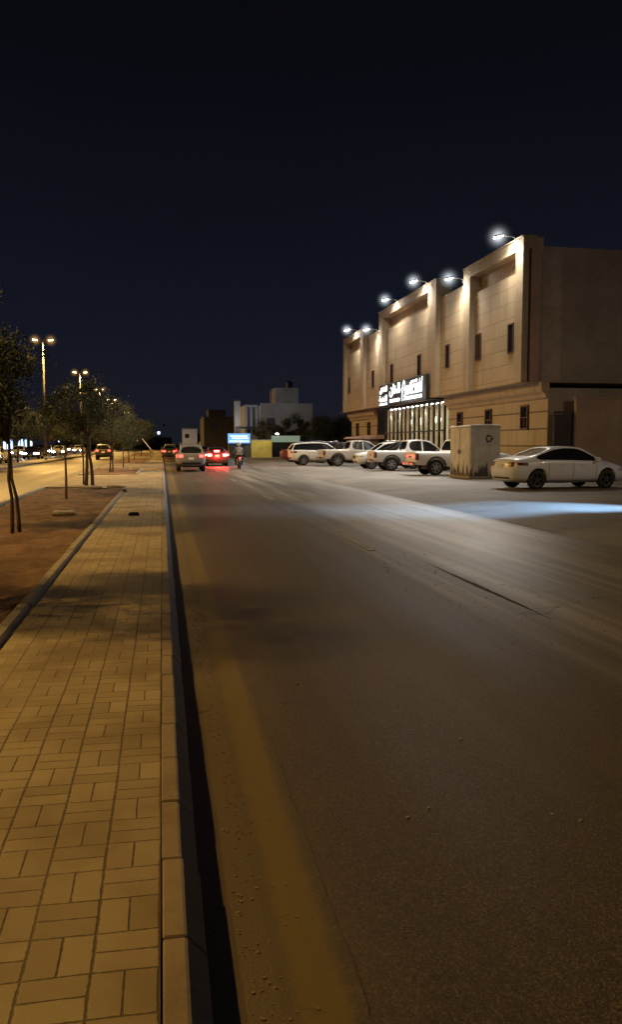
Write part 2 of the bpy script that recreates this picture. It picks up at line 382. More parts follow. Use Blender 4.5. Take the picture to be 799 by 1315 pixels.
# parking lot rising from the asphalt edge
def lot_z(x, y): return .14*min(1, max(0, (x-7.3-.25*noise.noise((y*.3,0,0)))/1.7)) + .012*noise.noise((x*.6, y*.6, 2))*min(1, max(0, (x-7.3)/.6))
g = MB(); LX = [7.3,7.5,7.8,8.1,8.5,9,9.5,10.2,11,12,13,14,15,16,17,18,20,23,27,34,60]; LY = [-12 + 1.5*i for i in range(90)] + [130, 150, 200, 400]
for i in range(len(LX)): 
    for j in range(len(LY)): g.v.append((LX[i], LY[j], lot_z(LX[i], LY[j]) + .002))
for i in range(len(LX)-1):
    for j in range(len(LY)-1):
        a = i*len(LY)+j; g.f.append((a, a+len(LY), a+len(LY)+1, a+1)); g.m.append(0)
struct('parking_lot', g, M['lot'], smooth=True)
# pavement: strip beside the kerb plus the crossings between planters
PL = [(-6, 29.6), (42.5, 53), (66, 90), (104, 140)]          # planter spans in y
g = MB(); XA, XB = -4.1, -1.25
g.add([(XB,-8,.14),(-.028,-8,.14),(-.028,200,.14),(XB,200,.14)], [(0,1,2,3)])
prev = -8
for a, b in PL + [(200, 200)]:
    if a > prev: g.add([(XA,prev,.14),(XB,prev,.14),(XB,a,.14),(XA,a,.14)], [(0,1,2,3)])
    prev = b
struct('pavement', g, M['pavers'])
# kerb blocks
g = MB(); y = -3.
while y < 70:
    L = .5 if y < 40 else 2.; j = rng.uniform(-.004, .004); dz = rng.uniform(-.003, .003)
    p = [(-.025+j,-.1),(-.025+j,.141+dz),(.048+j,.141+dz),(.114+j,.07+dz),(.12+j,-.1)]
    g.prism(p, y+.003, y+L-.003, 0); y += L
g.prism([(-.028,-.1),(-.028,.141),(.048,.141),(.114,.07),(.12,-.1)], 70, 200)
kme = g.mesh('kerb', [M['kerb'], M['kerb_shaded']], bevel=.006)
for pl in kme.polygons:
    if pl.normal.x > .35: pl.material_index = 1  # road-side faces greyer: look of the side turned from the lamps, put into colour
tag(link('kerb', kme), kind='structure')
# loose grit in the gutter
g = MB()
for _ in range(900):
    y = rng.uniform(1.6, 9) if rng.random() < .8 else rng.uniform(9, 20); x = .24 + abs(rng.gauss(0, .11)); s = rng.uniform(.0015, .006)
    g.obox((x, y, RZ(x)+s*.4), s*1.6, s*1.3, s, Matrix.Rotation(rng.uniform(0,3), 3, 'Z'))
tag(part('gravel', g, M['kerb'], None), 'loose grit lying between the kerb and the yellow line', 'grit', kind='stuff')
g = MB()
for _ in range(700):
    y = rng.uniform(3, 24); x = rng.uniform(.7, 7.) if rng.random() < .5 else 3.5+rng.gauss(0, .35); s = rng.uniform(.002, .011)
    g.obox((x, y, RZ(x)+s*.35), s*1.5, s*1.3, s, Matrix.Rotation(rng.uniform(0,3), 3, 'Z'))
tag(part('gravel', g, M['concrete'], None), 'scattered pale stone chips lying on the worn asphalt', 'grit', kind='stuff')
# planters: soil + kerb
for a, b in PL:
    g = MB(); nx, ny = 30, int((b-a)/.11)
    for i in range(nx+1):
        for j in range(ny+1):
            x = -4.02 + 2.66*i/nx; y = a+.05 + (b-a-.1)*j/ny
            z = .125 + .05*noise.noise((x*1.1, y*1.1, 0)) + .055*noise.noise((x*3.2, y*3.2, 3)) + .025*noise.noise((x*11, y*11, 7))
            g.v.append((x, y, z))
    for i in range(nx):
        for j in range(ny):
            q = i*(ny+1)+j; g.f.append((q, q+ny+1, q+ny+2, q+1)); g.m.append(0)
    tag(part('planter_soil', g, M['soil'], None, smooth=True), kind='structure')
    g = MB(); y = a
    def kb(x0, x1, y0, y1): 
        d = rng.uniform(-.006, .006); g.box(x0+d, x1+d, y0, y1, -.05, .19+rng.uniform(-.006,.006))
    while y < b-.9: kb(-1.37, -1.25, y+.004, min(y+1., b)-.004); y += 1.
    # rounded end, then the cross kerb
    for k in range(4):
        a0 = k*math.pi/8+math.pi/16; c = Vector((-1.95, b-.3)); q = Vector((math.cos(a0), math.sin(a0)))*.6
        g.obox((c.x+q.x, c.y+q.y, .08), .15, .24, .27, Matrix.Rotation(a0, 3, 'Z'))
    x = -4.1
    while x < -2.1: kb(x+.004, min(x+1., -1.95)-.004, b+.2, b+.35); kb(x+.004, x+.99, a-.15, a) if a > 0 else None; x += 1.
    y = a
    while y < b: kb(-4.18, -4.04, y+.004, min(y+1., b+.2)-.004); y += 1.
    struct('planter_kerb', g, M['concrete'], bevel=.02)
# second carriageway to the left, the median and the opposite carriageway
g = MB(); g.add([(-10.2,-12,0),(-4.1,-12,0),(-4.1,420,0),(-10.2,420,0)], [(0,1,2,3)]); struct('road', g, M['sandy_road'])
g = MB(); g.box(-12.2, -10.2, -12, 420, -.1, .16); struct('median', g, M['concrete'])
g = MB(); g.add([(-21,-12,0),(-12.2,-12,0),(-12.2,420,0),(-21,420,0)], [(0,1,2,3)]); struct('road', g, M['sandy_road'])
g = MB(); g.box(-30, -21, -12, 420, -.1, .13); struct('pavement', g, M['lot'])
# faint tyre-dust band across the left road
# ------------------------------------------------------------------ small things on the ground
t_ = thing('concrete_slab', (-2.17, 18.7, .15), 'pale concrete slab lying flat on the planter soil', 'slab', rz=.05)
g = MB(); g.box(-.23, .23, -.3, .3, 0, .06); part('slab', g, M['concrete'], t_, bevel=.012)
g = MB(); g.tube([(-.08,.02,.055),(-.08,.02,.085),(.08,.02,.085),(.08,.02,.055)], .007, 6); part('lifting_hook', g, M['dark_metal'], t_)
t_ = thing('drain_box', (-.63, 18.2, .14), 'small black drain box sitting on the brick pavement', 'drain box')
g = MB(); g.box(-.115, .115, -.16, .16, 0, .05); b_ = part('housing', g, M['black_plastic'], t_, bevel=.01)
g = MB()
for k in range(5): g.box(-.09, .09, -.12+k*.055, -.1+k*.055, .05, .056)
part('grate', g, M['dark_metal'], t_)
t_ = thing('rubble_lump', (-1.22, 26.9, .14), 'dark lump of rubble at the foot of the planter kerb', 'rubble')
g = MB(); g.lathe([(.001,.0),(.09,.01),(.11,.05),(.075,.1),(.001,.115)], n=9)
g.v = [(v[0]*(1+.3*noise.noise(Vector(v)*9)), v[1]*(1+.3*noise.noise(Vector(v)*7)), v[2]) for v in g.v]; part('lump', g, M['soil'], t_)

# ------------------------------------------------------------------ trees
def crown_mesh(name, seed, rx, rz, nleaf, size, clumps=26, mat='leaf'):
    r = random.Random(seed); mb = MB(); cl = []
    for _ in range(clumps):
        while True:
            p = Vector((r.uniform(-1,1), r.uniform(-1,1), r.uniform(-1,1)))
            if .25 < p.length < 1: break
        cl.append((Vector((p.x*rx, p.y*rx, p.z*rz)), r.uniform(.22,.5)*rx*.75))
    for _ in range(nleaf):
        c, s = r.choice(cl); d = Vector((r.gauss(0,1), r.gauss(0,1), r.gauss(0,.75)))
        p = c + d*s*.5; a = Vector((r.gauss(0,1), r.gauss(0,1), r.gauss(0,.6))).normalized(); b = a.orthogonal().normalized()
        b.rotate(Matrix.Rotation(r.uniform(0,6.28), 3, a)); L = size*r.uniform(.6,1.4); w = L*.36; q = a.cross(b)
        mb.add([p-b*L*.5, p+q*w*.5, p+b*L*.5, p-q*w*.5], [(0,1,2,3)])
    return mb.mesh(name, M[mat], fix=False), cl
DARK = {}
CROWNS = [crown_mesh('crown_a', 1, 1.75, 1.1, 17000, .085, 34), crown_mesh('crown_b', 2, 1.5, 1.35, 15000, .085, 30), crown_mesh('crown_c', 5, 1.6, 1.2, 15000, .085, 28)]
def tree(x, y, label, crown=0, trunk_h=1.7, ch=3.1, lean=(0,0), stems=((0,0),), sc=1., r0=.07, group='trees in the roadside planters', rz=0., name='tree'):
    t_ = thing(name, (x, y, .12), label, 'tree', group)
    mb = MB(); me, cl = CROWNS[crown]; top = Vector((lean[0], lean[1], ch)); rot = Matrix.Rotation(rz, 3, 'Z')
    fork = Vector((lean[0]*.1+.06, lean[1]*.1, trunk_h))
    for sxx, syy in stems:
        pts = [Vector((sxx, syy, -.1))]
        for k in range(1, 5):
            f = k/5; p = Vector((sxx,syy,0)).lerp(fork, f) + Vector((noise.noise((x,f*3,sxx)), noise.noise((y,f*3,1)), 0))*.08; p.z = trunk_h*f; pts.append(p)
        pts.append(fork); mb.tube(pts, [r0*(1-.09*k) for k in range(6)], 8)
    for c, s in cl[:16]:
        e = top + rot @ (c*sc); m = fork.lerp(e, .5) + Vector((0,0,.18)) + Vector((rng.uniform(-.12,.12), rng.uniform(-.12,.12), 0))
        mb.tube([fork-Vector((0,0,.05)), m, e], [r0*.5, r0*.3, .008], 5)
    part('trunk', mb, M['bark'], t_, smooth=True)
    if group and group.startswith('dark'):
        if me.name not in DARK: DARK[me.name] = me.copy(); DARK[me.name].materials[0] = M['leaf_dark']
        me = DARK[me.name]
    c_ = link('crown', me, t_); c_.location = top; c_.scale = (sc, sc, sc); c_.rotation_euler = (0,0,rz)
    return t_
tree(-3.7, 8.4, 'nearest roadside tree, only its right leaf edge in view', 2, 1.9, 3.4, (-.2,.2), sc=.85, rz=1.)
tree(-2.6, 14.9, 'tree with a forked leaning trunk in the brown planter soil', 1, 1.6, 3.0, (-.75,.3), ((0,0),(.12,.04)), .9, .036, rz=.4)
tree(-2.75, 31.6, 'twin stemmed tree behind the timber stake at the planter end', 0, 1.9, 2.95, (-.1,0), ((-.08,0),(.15,.1)), .92, .07, rz=2.2)
tree(-2.85, 47.2, 'young green tree in the second planter, lit from above', 2, 1.5, 2.75, (0,0), ((-.06,0),(.1,0)), 1.0, .045, rz=3.1)
tree(-2.5, 54., 'slim tree at the far end of the second planter', 1, 1.4, 2.6, (.1,0), ((0,0),), .95, .045, rz=4.)
tree(-2.8, 70.5, 'round crowned tree at the near end of the third planter', 0, 1.5, 2.9, (0,0), ((0,0),), 1.05, .05, rz=5.)
tree(-2.7, 82., 'small tree far along the pavement in the third planter', 2, 1.5, 2.8, (0,0), ((0,0),), 1.0, .05, rz=.7)
tree(-2.7, 110., 'most distant roadside tree before the road bends from view', 1, 1.6, 3., (0,0), ((0,0),), 1.1, .05, rz=1.7)
MT = 'dark trees on the far verge'
for i, (x, y) in enumerate([(-23.5,42),(-24,56),(-23,71),(-24.5,88),(-23.5,107),(-24,130),(-23.5,158)]):
    tree(x, y, 'dark tree on the far verge in front of the lit shops', i % 3, 1.9, 3.9+.5*(i%2), (0,0), ((0,0),), 1.45+.2*(i%2), .11, MT, rz=i*1.3)
for i, (x, y) in enumerate([(-11.9,38),(-11.9,50),(-11.9,61),(-11.8,71),(-11.9,89),(-11.8,100),(-11.9,126),(-11.9,140),(-11.9,165)]):
    tree(x, y, 'dark bushy tree on the median between the two roads', (i+1) % 3, 1.8, 3.3+.4*(i%2), (0,0), ((0,0),), 1.4+.15*(i%3), .09, 'dark trees on the median', rz=i*1.1)
# timber stakes
for x, y, h, lab in ((-2.72,24.2,1.55,'lone timber stake standing in the planter soil'), (-2.98,32.3,1.75,'timber stake beside the twin stemmed tree')):
    t_ = thing('timber_stake', (x, y, .1), lab, 'stake', 'tree stakes')
    g = MB(); g.tube([(0,0,-.2),(.01,0,h*.5),(-.01,.01,h)], [.035,.033,.028], 7); part('post', g, M['stake'], t_, smooth=True)
    g = MB(); g.lathe([(.036,.0),(.041,.005),(.041,.03),(.036,.035)], (0,0,h*.85), n=10); part('tie_band', g, M['black_plastic'], t_)

# ------------------------------------------------------------------ street lamps on the median
def make_lamp():
    t_ = thing('street_lamp', (0,0,.16), '', 'street lamp', 'twin headed street lamps along the median')
    g = MB(); g.tube([(0,0,0),(0,0,5),(0,0,11.0)], [.12,.095,.06], 10); part('pole', g, M['pole_paint'], t_, smooth=True)
    g = MB(); g.box(-.2,.2,-.2,.2,0,.03); g.lathe([(.15,.03),(.15,.3),(.12,.34)], n=10); part('base_plate', g, M['galv'], t_)
    for s in (-1, 1):
        g = MB(); g.tube([(0,0,10.9),(s*.2,0,11.1),(s*.42,0,11.16)], .035, 6); part('arm', g, M['galv'], t_)
        g = MB(); g.obox((s*.68,0,11.2), .56, .26, .12, Matrix.Rotation(-s*.12, 3, 'Y')); h = part('lamp_head', g, M['dark_metal'], t_, bevel=.03)
        g = MB(); g.obox((s*.7,0,11.12), .4, .2, .06, Matrix.Rotation(-s*.12, 3, 'Y')); part('lens', g, M['lamp_sodium'], h, bevel=.015)
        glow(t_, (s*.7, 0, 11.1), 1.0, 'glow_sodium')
    return t_
lp = make_lamp(); first = True
LAMPY = [10, 45, 80, 115, 150, 185, 222, 260]
LL = ['first', 'second']
for i, y in enumerate(LAMPY):
    o = lp if first else copy_tree(lp); first = False
    o.location = (-10.75, y, .16)
    o['label'] = {10:'street lamp beside the camera, outside the picture', 45:'street lamp left of the picture edge', 80:'tallest looking twin headed sodium street lamp rising above the dark trees',
                  115:'second sodium street lamp, lower and right of the tallest looking one', 150:'third sodium street lamp, half hidden by the tree crown'}.get(y, 'small distant sodium street lamp glowing through the tree crowns')
    if y < 200:
        for s in (-1, 1):
            light('SPOT', 'lamp_light', (-10.75+s*.75, y, 11.1), (9500 if s > 0 else 4500) if y > 20 else (4800 if s > 0 else 2300), (1,.575,.15), .16, (s*.12+.1,0,-1), 168, .5)
light('SPOT', 'lamp_light', (-10.0, -25, 11.1), 4300, (1,.575,.15), .16, (.1,0,-1), 165, .5)

# ------------------------------------------------------------------ the lit building
BO = (17.8, 55., .14)
B = thing('apartment_building', BO, 'two storey beige stone building with tall framed bays and a glazed entrance', 'building')
def bp(name, mb, mats, parent=B, **k): return part(name, mb, mats, parent, origin=BO, **k)
PX = 16.9   # recessed panel plane
FX = 16.6   # frame plane
g = MB(); g.box(17.262, 32, 36.62, 74.7, 4.6, 10.42); bp('upper_wall', g, M['stone'])
# front cladding, lower inside the framed bays so that each bay has a shadowed niche under its header
for a_, b_, zt in ((36.62,37.1,10.7),(37.1,43.,9.85),(43.,44.,10.7),(44.,48.6,10.42),(48.6,50.15,11.18),(50.15,61.05,10.3),(61.05,62.,11.18),(62.,67.,10.42),(67.,68.,10.68),(68.,74.12,9.8),(74.12,74.7,10.68)):
    g = MB(); g.box(PX, 17.26, a_, b_, 4.6, zt); bp('cladding', g, M['stone'])
for a_, b_ in ((44.,48.6),(62.,67.)):
    g = MB(); g.box(PX+.002, 17.25, a_, b_, 10.42, 10.6); bp('parapet', g, M['stone_post'], bevel=.01)
def frame(y0, y1, wa, wb, top, hz):
    g = MB()
    g.box(FX, PX-.002, y0, y0+wa, 4.58, top); g.box(FX, PX-.002, y1-wb, y1, 4.58, top)
    g.box(FX, PX-.002, y0+wa, y1-wb, hz, top); g.box(PX, 17.6, y0, y1, hz, top-.002); g.box(17.262, 17.6, y0, y1, 10.423, hz)
    f = bp('bay_frame', g, M['stone_post'])
    g = MB(); g.box(FX-.05, PX+.4, y0-.04, y1+.04, top, top+.07); bp('coping', g, M['stone_post'], f, bevel=.008)
frame(36.3, 44.0, .8, 1.0, 11.25, 10.72)
frame(48.6, 62.0, 1.55, .95, 11.68, 11.2)
frame(67.0, 74.72, 1.0, .6, 11.2, 10.7)
g = MB(); g.box(17.02, 17.5, 36.28, 36.62, 4.6, 10.95); bp('pilaster', g, M['pilaster'], bevel=.01)
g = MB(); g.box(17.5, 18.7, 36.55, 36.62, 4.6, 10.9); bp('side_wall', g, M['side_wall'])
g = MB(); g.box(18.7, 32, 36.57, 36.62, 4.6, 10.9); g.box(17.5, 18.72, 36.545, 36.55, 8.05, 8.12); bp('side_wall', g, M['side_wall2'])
# ground floor
for a_, b_ in ((35.95,49.4),(66.3,76.2)):
    g = MB(); g.box(17.8, 32, a_, b_, .1, 4.3); bp('ground_floor_wall', g, M['stone_ground'])
    g = MB(); g.box(17.72, 17.8, a_, b_, .1, .55); bp('plinth', g, M['stone_post'], bevel=.01)
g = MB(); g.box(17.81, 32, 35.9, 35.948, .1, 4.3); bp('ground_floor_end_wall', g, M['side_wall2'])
prof = [(17.81,3.78),(17.66,3.84),(17.62,4.0),(17.45,4.12),(17.4,4.3),(17.4,4.56),(17.81,4.58)]
for a_, b_ in ((35.8,49.2),(66.5,76.35)):
    g = MB(); g.prism(prof, a_, b_); bp('cornice', g, M['stone_post'])
g = MB(); g.box(FX+.05, 32, 36.3, 76.3, 4.582, 4.598); bp('soffit', g, M['stone_post'])
# low plinth
# windows: slim upper ones
for y, z0, z1, w_ in ((38.15,6.15,7.5,.55),(42.35,6.2,7.55,.6),(47.2,6.25,7.55,.55),(52.7,6.05,7.55,.6),(59.3,6.15,7.55,.6),(64.8,6.25,7.55,.6),(73.3,6.3,7.6,.6)):
    g = MB(); y0, y1 = y-w_/2, y+w_/2
    for a in ((y0-.05,y0+.02,z0-.05,z1+.05),(y1-.02,y1+.05,z0-.05,z1+.05),(y0+.02,y1-.02,z0-.05,z0+.02),(y0+.02,y1-.02,z1-.02,z1+.05)): g.box(PX-.06, PX+.0, *a)
    f = bp('window', g, M['brown_frame'])
    g = MB(); g.box(PX-.02, PX-.004, y0+.02, y1-.02, z0+.02, z1-.02); bp('pane', g, M['glass'], f)
# ground-floor windows with grilles
for y in (38.3, 42.9, 47.3, 69.5, 73.7):
    g = MB(); z0, z1, hw = 2.4, 3.6, .42
    for a in ((y-hw,y-hw+.08,z0,z1),(y+hw-.08,y+hw,z0,z1),(y-hw+.08,y+hw-.08,z0,z0+.08),(y-hw+.08,y+hw-.08,z1-.08,z1)): g.box(17.7, 17.8, *a)
    g.box(17.72, 17.78, y-hw+.08, y+hw-.08, 2.96, 3.02); g.box(17.72, 17.78, y-.025, y+.025, z0+.08, 2.96)
    f = bp('window', g, M['brown_frame'])
    g = MB(); g.box(17.76, 17.796, y-hw+.08, y+hw-.08, z0+.08, z1-.08); bp('pane', g, M['glass'], f)
# entrance: curtain wall with pale fins and black mullions, lobby behind
g = MB(); g.box(20.6, 20.8, 49.4, 66.3, .1, 4.5); g.box(17.9, 20.6, 49.3, 49.4, .1, 4.5); g.box(17.9, 20.6, 63.2, 63.4, .1, 4.5)
w = N('lobby_wall'); M['lobby'] = w.fin((.7,.66,.52), .8, Emission_Color=(1,.9,.62,1), Emission_Strength=.12)  # wall given faint emission to brighten the lobby
bp('lobby_wall', g, M['lobby'])
g = MB(); g.box(17.85, 20.6, 49.4, 66.3, .1, .16); bp('lobby_floor', g, M['concrete'])
g = MB(); g.box(17.6, 20.6, 49.4, 66.3, 4.36, 4.57); bp('canopy_fascia', g, M['black_panel'])
for y in [50.0+1.09*k for k in range(12)]:
    g = MB(); g.lathe([(.001,0),(.09,0),(.09,.03),(.001,.03)], (17.68, y, 4.32), n=12); bp('downlight', g, M['downlight'])
for k in range(13):
    y = 49.5 + 1.06*k
    g = MB(); g.box(17.55, 17.67, y+.0, y+.12, .12, 4.34); g.box(17.8, 17.86, y+.5, y+.56, .12, 4.34); bp('mullion', g, M['black_panel'])
    g = MB(); g.box(17.6, 17.64, y+.25, y+.62, .12, 4.3)
    if k in (3,7,11): g.box(17.6, 17.64, y+.66, y+.86, .12, 4.3)
    bp('fin', g, M['fin'] if 'fin' in M else M.setdefault('fin', plain('pale_fin', (.66,.65,.55), .5, var=.15)))
g = MB(); g.box(17.5, 17.6, 49.6, 63.2, 2.5, 2.58); g.box(17.5, 17.6, 53.5, 57.5, 1.9, 1.95); g.box(17.5, 17.6, 53.5, 57.5, 1.4, 1.45); bp('transom', g, M['black_panel'])
g = MB(); g.box(17.88, 17.9, 49.6, 63.2, .12, 4.3); w = N('lobby_glass'); w.fin((.9,.95,.93), .03, Transmission_Weight=1., IOR=1.1); M['clear'] = w.mat
bp('curtain_glass', g, M['clear'])
g = MB(); g.box(17.7, 17.9, 63.4, 66.3, .1, 4.36); bp('dark_panel', g, M['black_panel'])
g = MB()
for k in range(5): g.box(17.6, 17.7, 63.5+.6*k, 63.62+.6*k, .12, 4.34)
bp('mullion', g, M['dark_metal'])
for y in (51.5, 55.5, 59.5, 62.3): light('POINT', 'lobby_light', (19.2, y, 3.4), 420, (1,.88,.6), .25)
for y in (50.5, 53.5, 56.5, 59.5, 62): light('SPOT', 'entrance_light', (17.35, y, 4.25), 60, (1,.93,.75), .1, (-.15,0,-1), 120, .7)

# right-hand boundary wall and gate
t_ = thing('boundary_wall', (20, 35.2, .14), 'brown rendered boundary wall to the right of the lit building', 'wall')
g = MB(); g.box(-1.2, 20, -.1, .1, 0, 3.62); part('wall', g, M['brown_wall'], t_)
g = MB(); g.box(-1.24, 20, -.15, .15, 3.62, 3.7); part('coping', g, M['brown_wall'], t_, bevel=.01)
t_ = thing('metal_gate', (18.33, 35.4, .14), 'dark metal gate between the building corner and the boundary wall', 'gate')
g = MB(); g.box(-.42, .42, -.03, .03, .05, 2.9); part('leaf', g, M['dark_metal'], t_)
g = MB()
for k in range(6): g.box(-.38+k*.15, -.35+k*.15, -.05, -.03, .1, 2.85)
g.box(-.42, .42, -.055, -.03, 1.4, 1.48); part('rails', g, M['brown_frame'], t_)
g = MB(); g.box(-.47, -.42, -.06, .06, 0, 3.); g.box(.42, .47, -.06, .06, 0, 3.); g.box(-.47, .47, -.06, .06, 2.95, 3.05); part('frame', g, M['dark_metal'], t_)
g = MB(); g.obox((-.3,-.08,1.2), .03, .05, .22); part('handle', g, M['chrome'], t_, bevel=.008)

# floodlights on the roof edge
FL = [(15.85,37.3,11.43,'floodlight over the nearest bay, highest of the roof lamps'),
      (15.9,44.2,10.83,'floodlight over the recess between the two nearest bays'),
      (15.85,50.6,11.9,'floodlight over the near end of the middle bay'),
      (15.85,57.3,11.9,'floodlight over the far end of the middle bay'),
      (15.9,62.9,10.58,'floodlight over the far recess past the middle bay'),
      (15.85,69.5,11.42,'floodlight over the farthest bay, smallest of the roof lamps')]
def make_flood():
    t_ = thing('floodlight', (0,0,0), '', 'floodlight', 'floodlights along the roof edge')
    g = MB(); g.tube([(.85,0,-.14),(.7,0,.02),(.1,0,.06)], .03, 6); part('arm', g, M['galv'], t_)
    g = MB(); g.box(.72,1.1,-.05,.05,-.2,-.12); part('bracket', g, M['galv'], t_)
    g = MB(); g.obox((-.05,0,.05), .46, .3, .1, Matrix.Rotation(R(-14), 3, 'Y')); h = part('lamp_head', g, M['dark_metal'], t_, bevel=.02)
    g = MB(); g.obox((-.07,0,-.01), .38, .25, .05, Matrix.Rotation(R(-14), 3, 'Y')); part('lens', g, M['lamp_white'], h, bevel=.01)
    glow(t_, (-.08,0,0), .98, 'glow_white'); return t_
fl = make_flood()
for i, (x, y, z, lab) in enumerate(FL):
    o = fl if i == 0 else copy_tree(fl); o.location = (x, y, z); o['label'] = lab
    light('SPOT', 'flood_light', (x+.18, y, z-.07), (820,800,720,720,650,500)[i], (1,.93,.8), .14, (.0,0,-1), 150, .8)
    light('SPOT', 'flood_light', (x-.12, y, z-.05), (9500,8000,8000,6500,4500,4000)[i], (1,.95,.86), .14, (-1.05,-.3,-1), 112, .9)

# sign over the entrance
t_ = thing('shop_sign', (16.3, 55.1, 4.45), 'black sign board with white backlit lettering above the glazed entrance', 'sign')
g = MB(); g.box(.02, .22, -5.6, 5.65, 0, 1.62); part('board', g, M['black_panel'], t_, bevel=.02)
g = MB(); g.box(.22, 1.3, -5.55, -5.45, .05, .13); g.box(.22, 1.3, 5.5, 5.6, .05, .13); part('bracket', g, M['dark_metal'], t_)
MX = Matrix(((0,0,-1),(-1,0,0),(0,1,0)))
DG = bpy.context.evaluated_depsgraph_get
def text(body, u, v, h, width, name='lettering', bold=.0):
    """u = metres from the board's left end, v = height above its foot (baseline), h = letter height, width = full width"""
    c = bpy.data.curves.new('t', 'FONT'); c.body = body; c.size = 1.; c.offset = bold; c.extrude = .02; c.resolution_u = 3
    o = bpy.data.objects.new('t', c); COL.objects.link(o); bpy.context.view_layer.update()
    me = bpy.data.meshes.new_from_object(o.evaluated_get(DG())); bpy.data.objects.remove(o)
    xs = [v_.co.x for v_ in me.vertices]; ys = [v_.co.y for v_ in me.vertices]
    if not xs: return
    x0, x1, y0, y1 = min(xs), max(xs), min(ys), max(ys)
    for v_ in me.vertices:
        q = Vector(((v_.co.x-x0)/(x1-x0)*width, (v_.co.y-y0)/(y1-y0)*h, v_.co.z))
        w_ = MX @ q; v_.co = (w_.x - .005, w_.y + 5.65 - u, w_.z + v)
    me.materials.clear(); me.materials.append(M['sign_white'])
    return link(name, me, t_)
def pf(*cps): return ''.join(chr(c) for c in reversed(cps))     # presentation forms, laid out right to left
# left block: two Arabic words and a small Latin line
text(pf(0xFE8D,0xFEDF,0xFEB8,0xFED8,0xFED6), .25, .95, .55, 2.0, bold=.02)
text(pf(0xFE8D,0xFEDF,0xFED4,0xFEA8,0xFEE4,0xFE94), .15, .36, .48, 2.1, bold=.02)
text('APARTMENTS', .2, .1, .16, 2.1, bold=.02)
# middle block: one large Arabic word over a Latin line
text(pf(0xFE8D,0xFEDF,0xFEA8,0xFE8E,0xFEE5), 2.95, .58, .92, 2.6, bold=.03)
text('FURNISHED', 3.05, .2, .24, 2.5, bold=.03)
# right block: pointed dome outline, small word, big Latin name, small line
text(pf(0xFEDF,0xFEE0,0xFEB8,0xFED8,0xFED6), 7.9, 1.2, .25, 1.6, bold=.02)
text('EXCESS', 7.1, .55, .52, 3.35, bold=.02)
text('APARTMENTS', 6.6, .2, .22, 3.9, bold=.03)
g = MB()
def stroke(pts, wd=.1):
    for a, b in zip(pts, pts[1:]):
        a, b = Vector(a), Vector(b); d = (b-a); L = d.length; ang = math.atan2(d.y, d.x); m = (a+b)/2
        c = MX @ Vector((m.x, m.y, .01)); rot = MX @ Matrix.Rotation(ang, 3, 'Z')
        g.obox((c.x-.005, c.y+5.65, c.z), L+wd*.5, wd, .03, rot)
stroke([(6.2,.2),(6.15,.5),(6.22,.85),(6.0,.95),(6.25,1.05),(6.35,1.35),(6.55,1.52),(6.75,1.35),(6.8,1.1),(6.62,.95),(6.85,.85),(6.9,.5),(6.6,.5)], .09)
stroke([(6.85,.85),(7.1,1.1),(10.45,1.14),(10.5,1.2),(10.55,1.5)], .08); stroke([(10.2,1.14),(10.05,1.25),(10.1,1.42)], .08); stroke([(10.5,1.14),(10.5,.6)], .07)
part('emblem', g, M['sign_white'], t_)
light('POINT', 'sign_light', (15.5, 55, 5.2), 60, (.95,.97,1.), .5)

# guard booth with pinkish canopy by the far ground-floor windows
t_ = thing('guard_booth', (16.4, 65.5, .14), 'small booth with a flat pinkish canopy roof beside the glazed entrance', 'booth')
g = MB(); g.box(-.9,.9,-1.2,1.2,0,1.95); part('wall', g, M['brown_wall'], t_)
g = MB(); g.prism([(-1.4,1.95),(1.2,1.95),(1.2,2.3),(-1.1,2.12),(-1.4,2.02)], -1.7, 1.7); part('roof', g, M['pink_roof'], t_)
g = MB(); g.box(-.92,-.9,-.7,.5,.9,1.7); part('window', g, M['glass'], t_)

# ------------------------------------------------------------------ utility cabinet
w = N('stained_cabinet_paint'); p = w.obj(); x_, y_, z_ = w.xyz(p); n1 = w.noise(w.scale(p, (6.,6.,.7)), 1.6, 4, .6); n2 = w.noise(p, 2., 4)
stain = w.sm(w.m('ADD', z_, w.m('MULTIPLY', w.m('SUBTRACT', n1, .5), 2.4)), .28, .55, 1, 0)
c = w.mix(w.sm(n2, .35, .7), (.46,.45,.43), (.6,.585,.56)); c = w.mix(w.m('MULTIPLY', stain, .9), c, (.03,.025,.02))
c = w.mix(w.sm(n1, .6, .8, 0, .4), c, (.12,.1,.08)); M['cabinet'] = w.fin(c, .7)
UB = thing('utility_cabinet', (13.45, 34.45, .14), 'tall pale utility cabinet with dark stains at its foot behind the white sedan', 'utility cabinet')
g = MB(); g.box(0, 1.4, 0, 2.6, .12, 2.3); part('body', g, M['cabinet'], UB, bevel=.02)
g = MB(); g.prism([(-.05,2.303),(1.45,2.303),(1.42,2.38),(.7,2.42),(-.02,2.38)], -.05, 2.65); part('roof', g, M['cabinet'], UB, bevel=.01)
g = MB(); g.box(-.06, 1.46, -.06, 2.66, -.05, .118); part('plinth', g, M['concrete'], UB, bevel=.01)
for k, (a, b) in enumerate(((.1,1.27),(1.33,2.5))):
    g = MB(); g.box(-.018, -.003, a, b, .2, 2.22); d = part('door', g, M['cabinet'], UB, bevel=.006)
    g = MB(); g.box(-.05, -.019, (b-.12) if k == 0 else (a+.06), (b-.06) if k == 0 else (a+.12), 1.1, 1.28); part('handle', g, M['dark_metal'], d)
g = MB()
def flat(poly):   # emblem: ring of three bent arrows on the end panel
    n = len(poly); g.add([(q[0], -.006, q[1]) for q in poly], [tuple(range(n))])
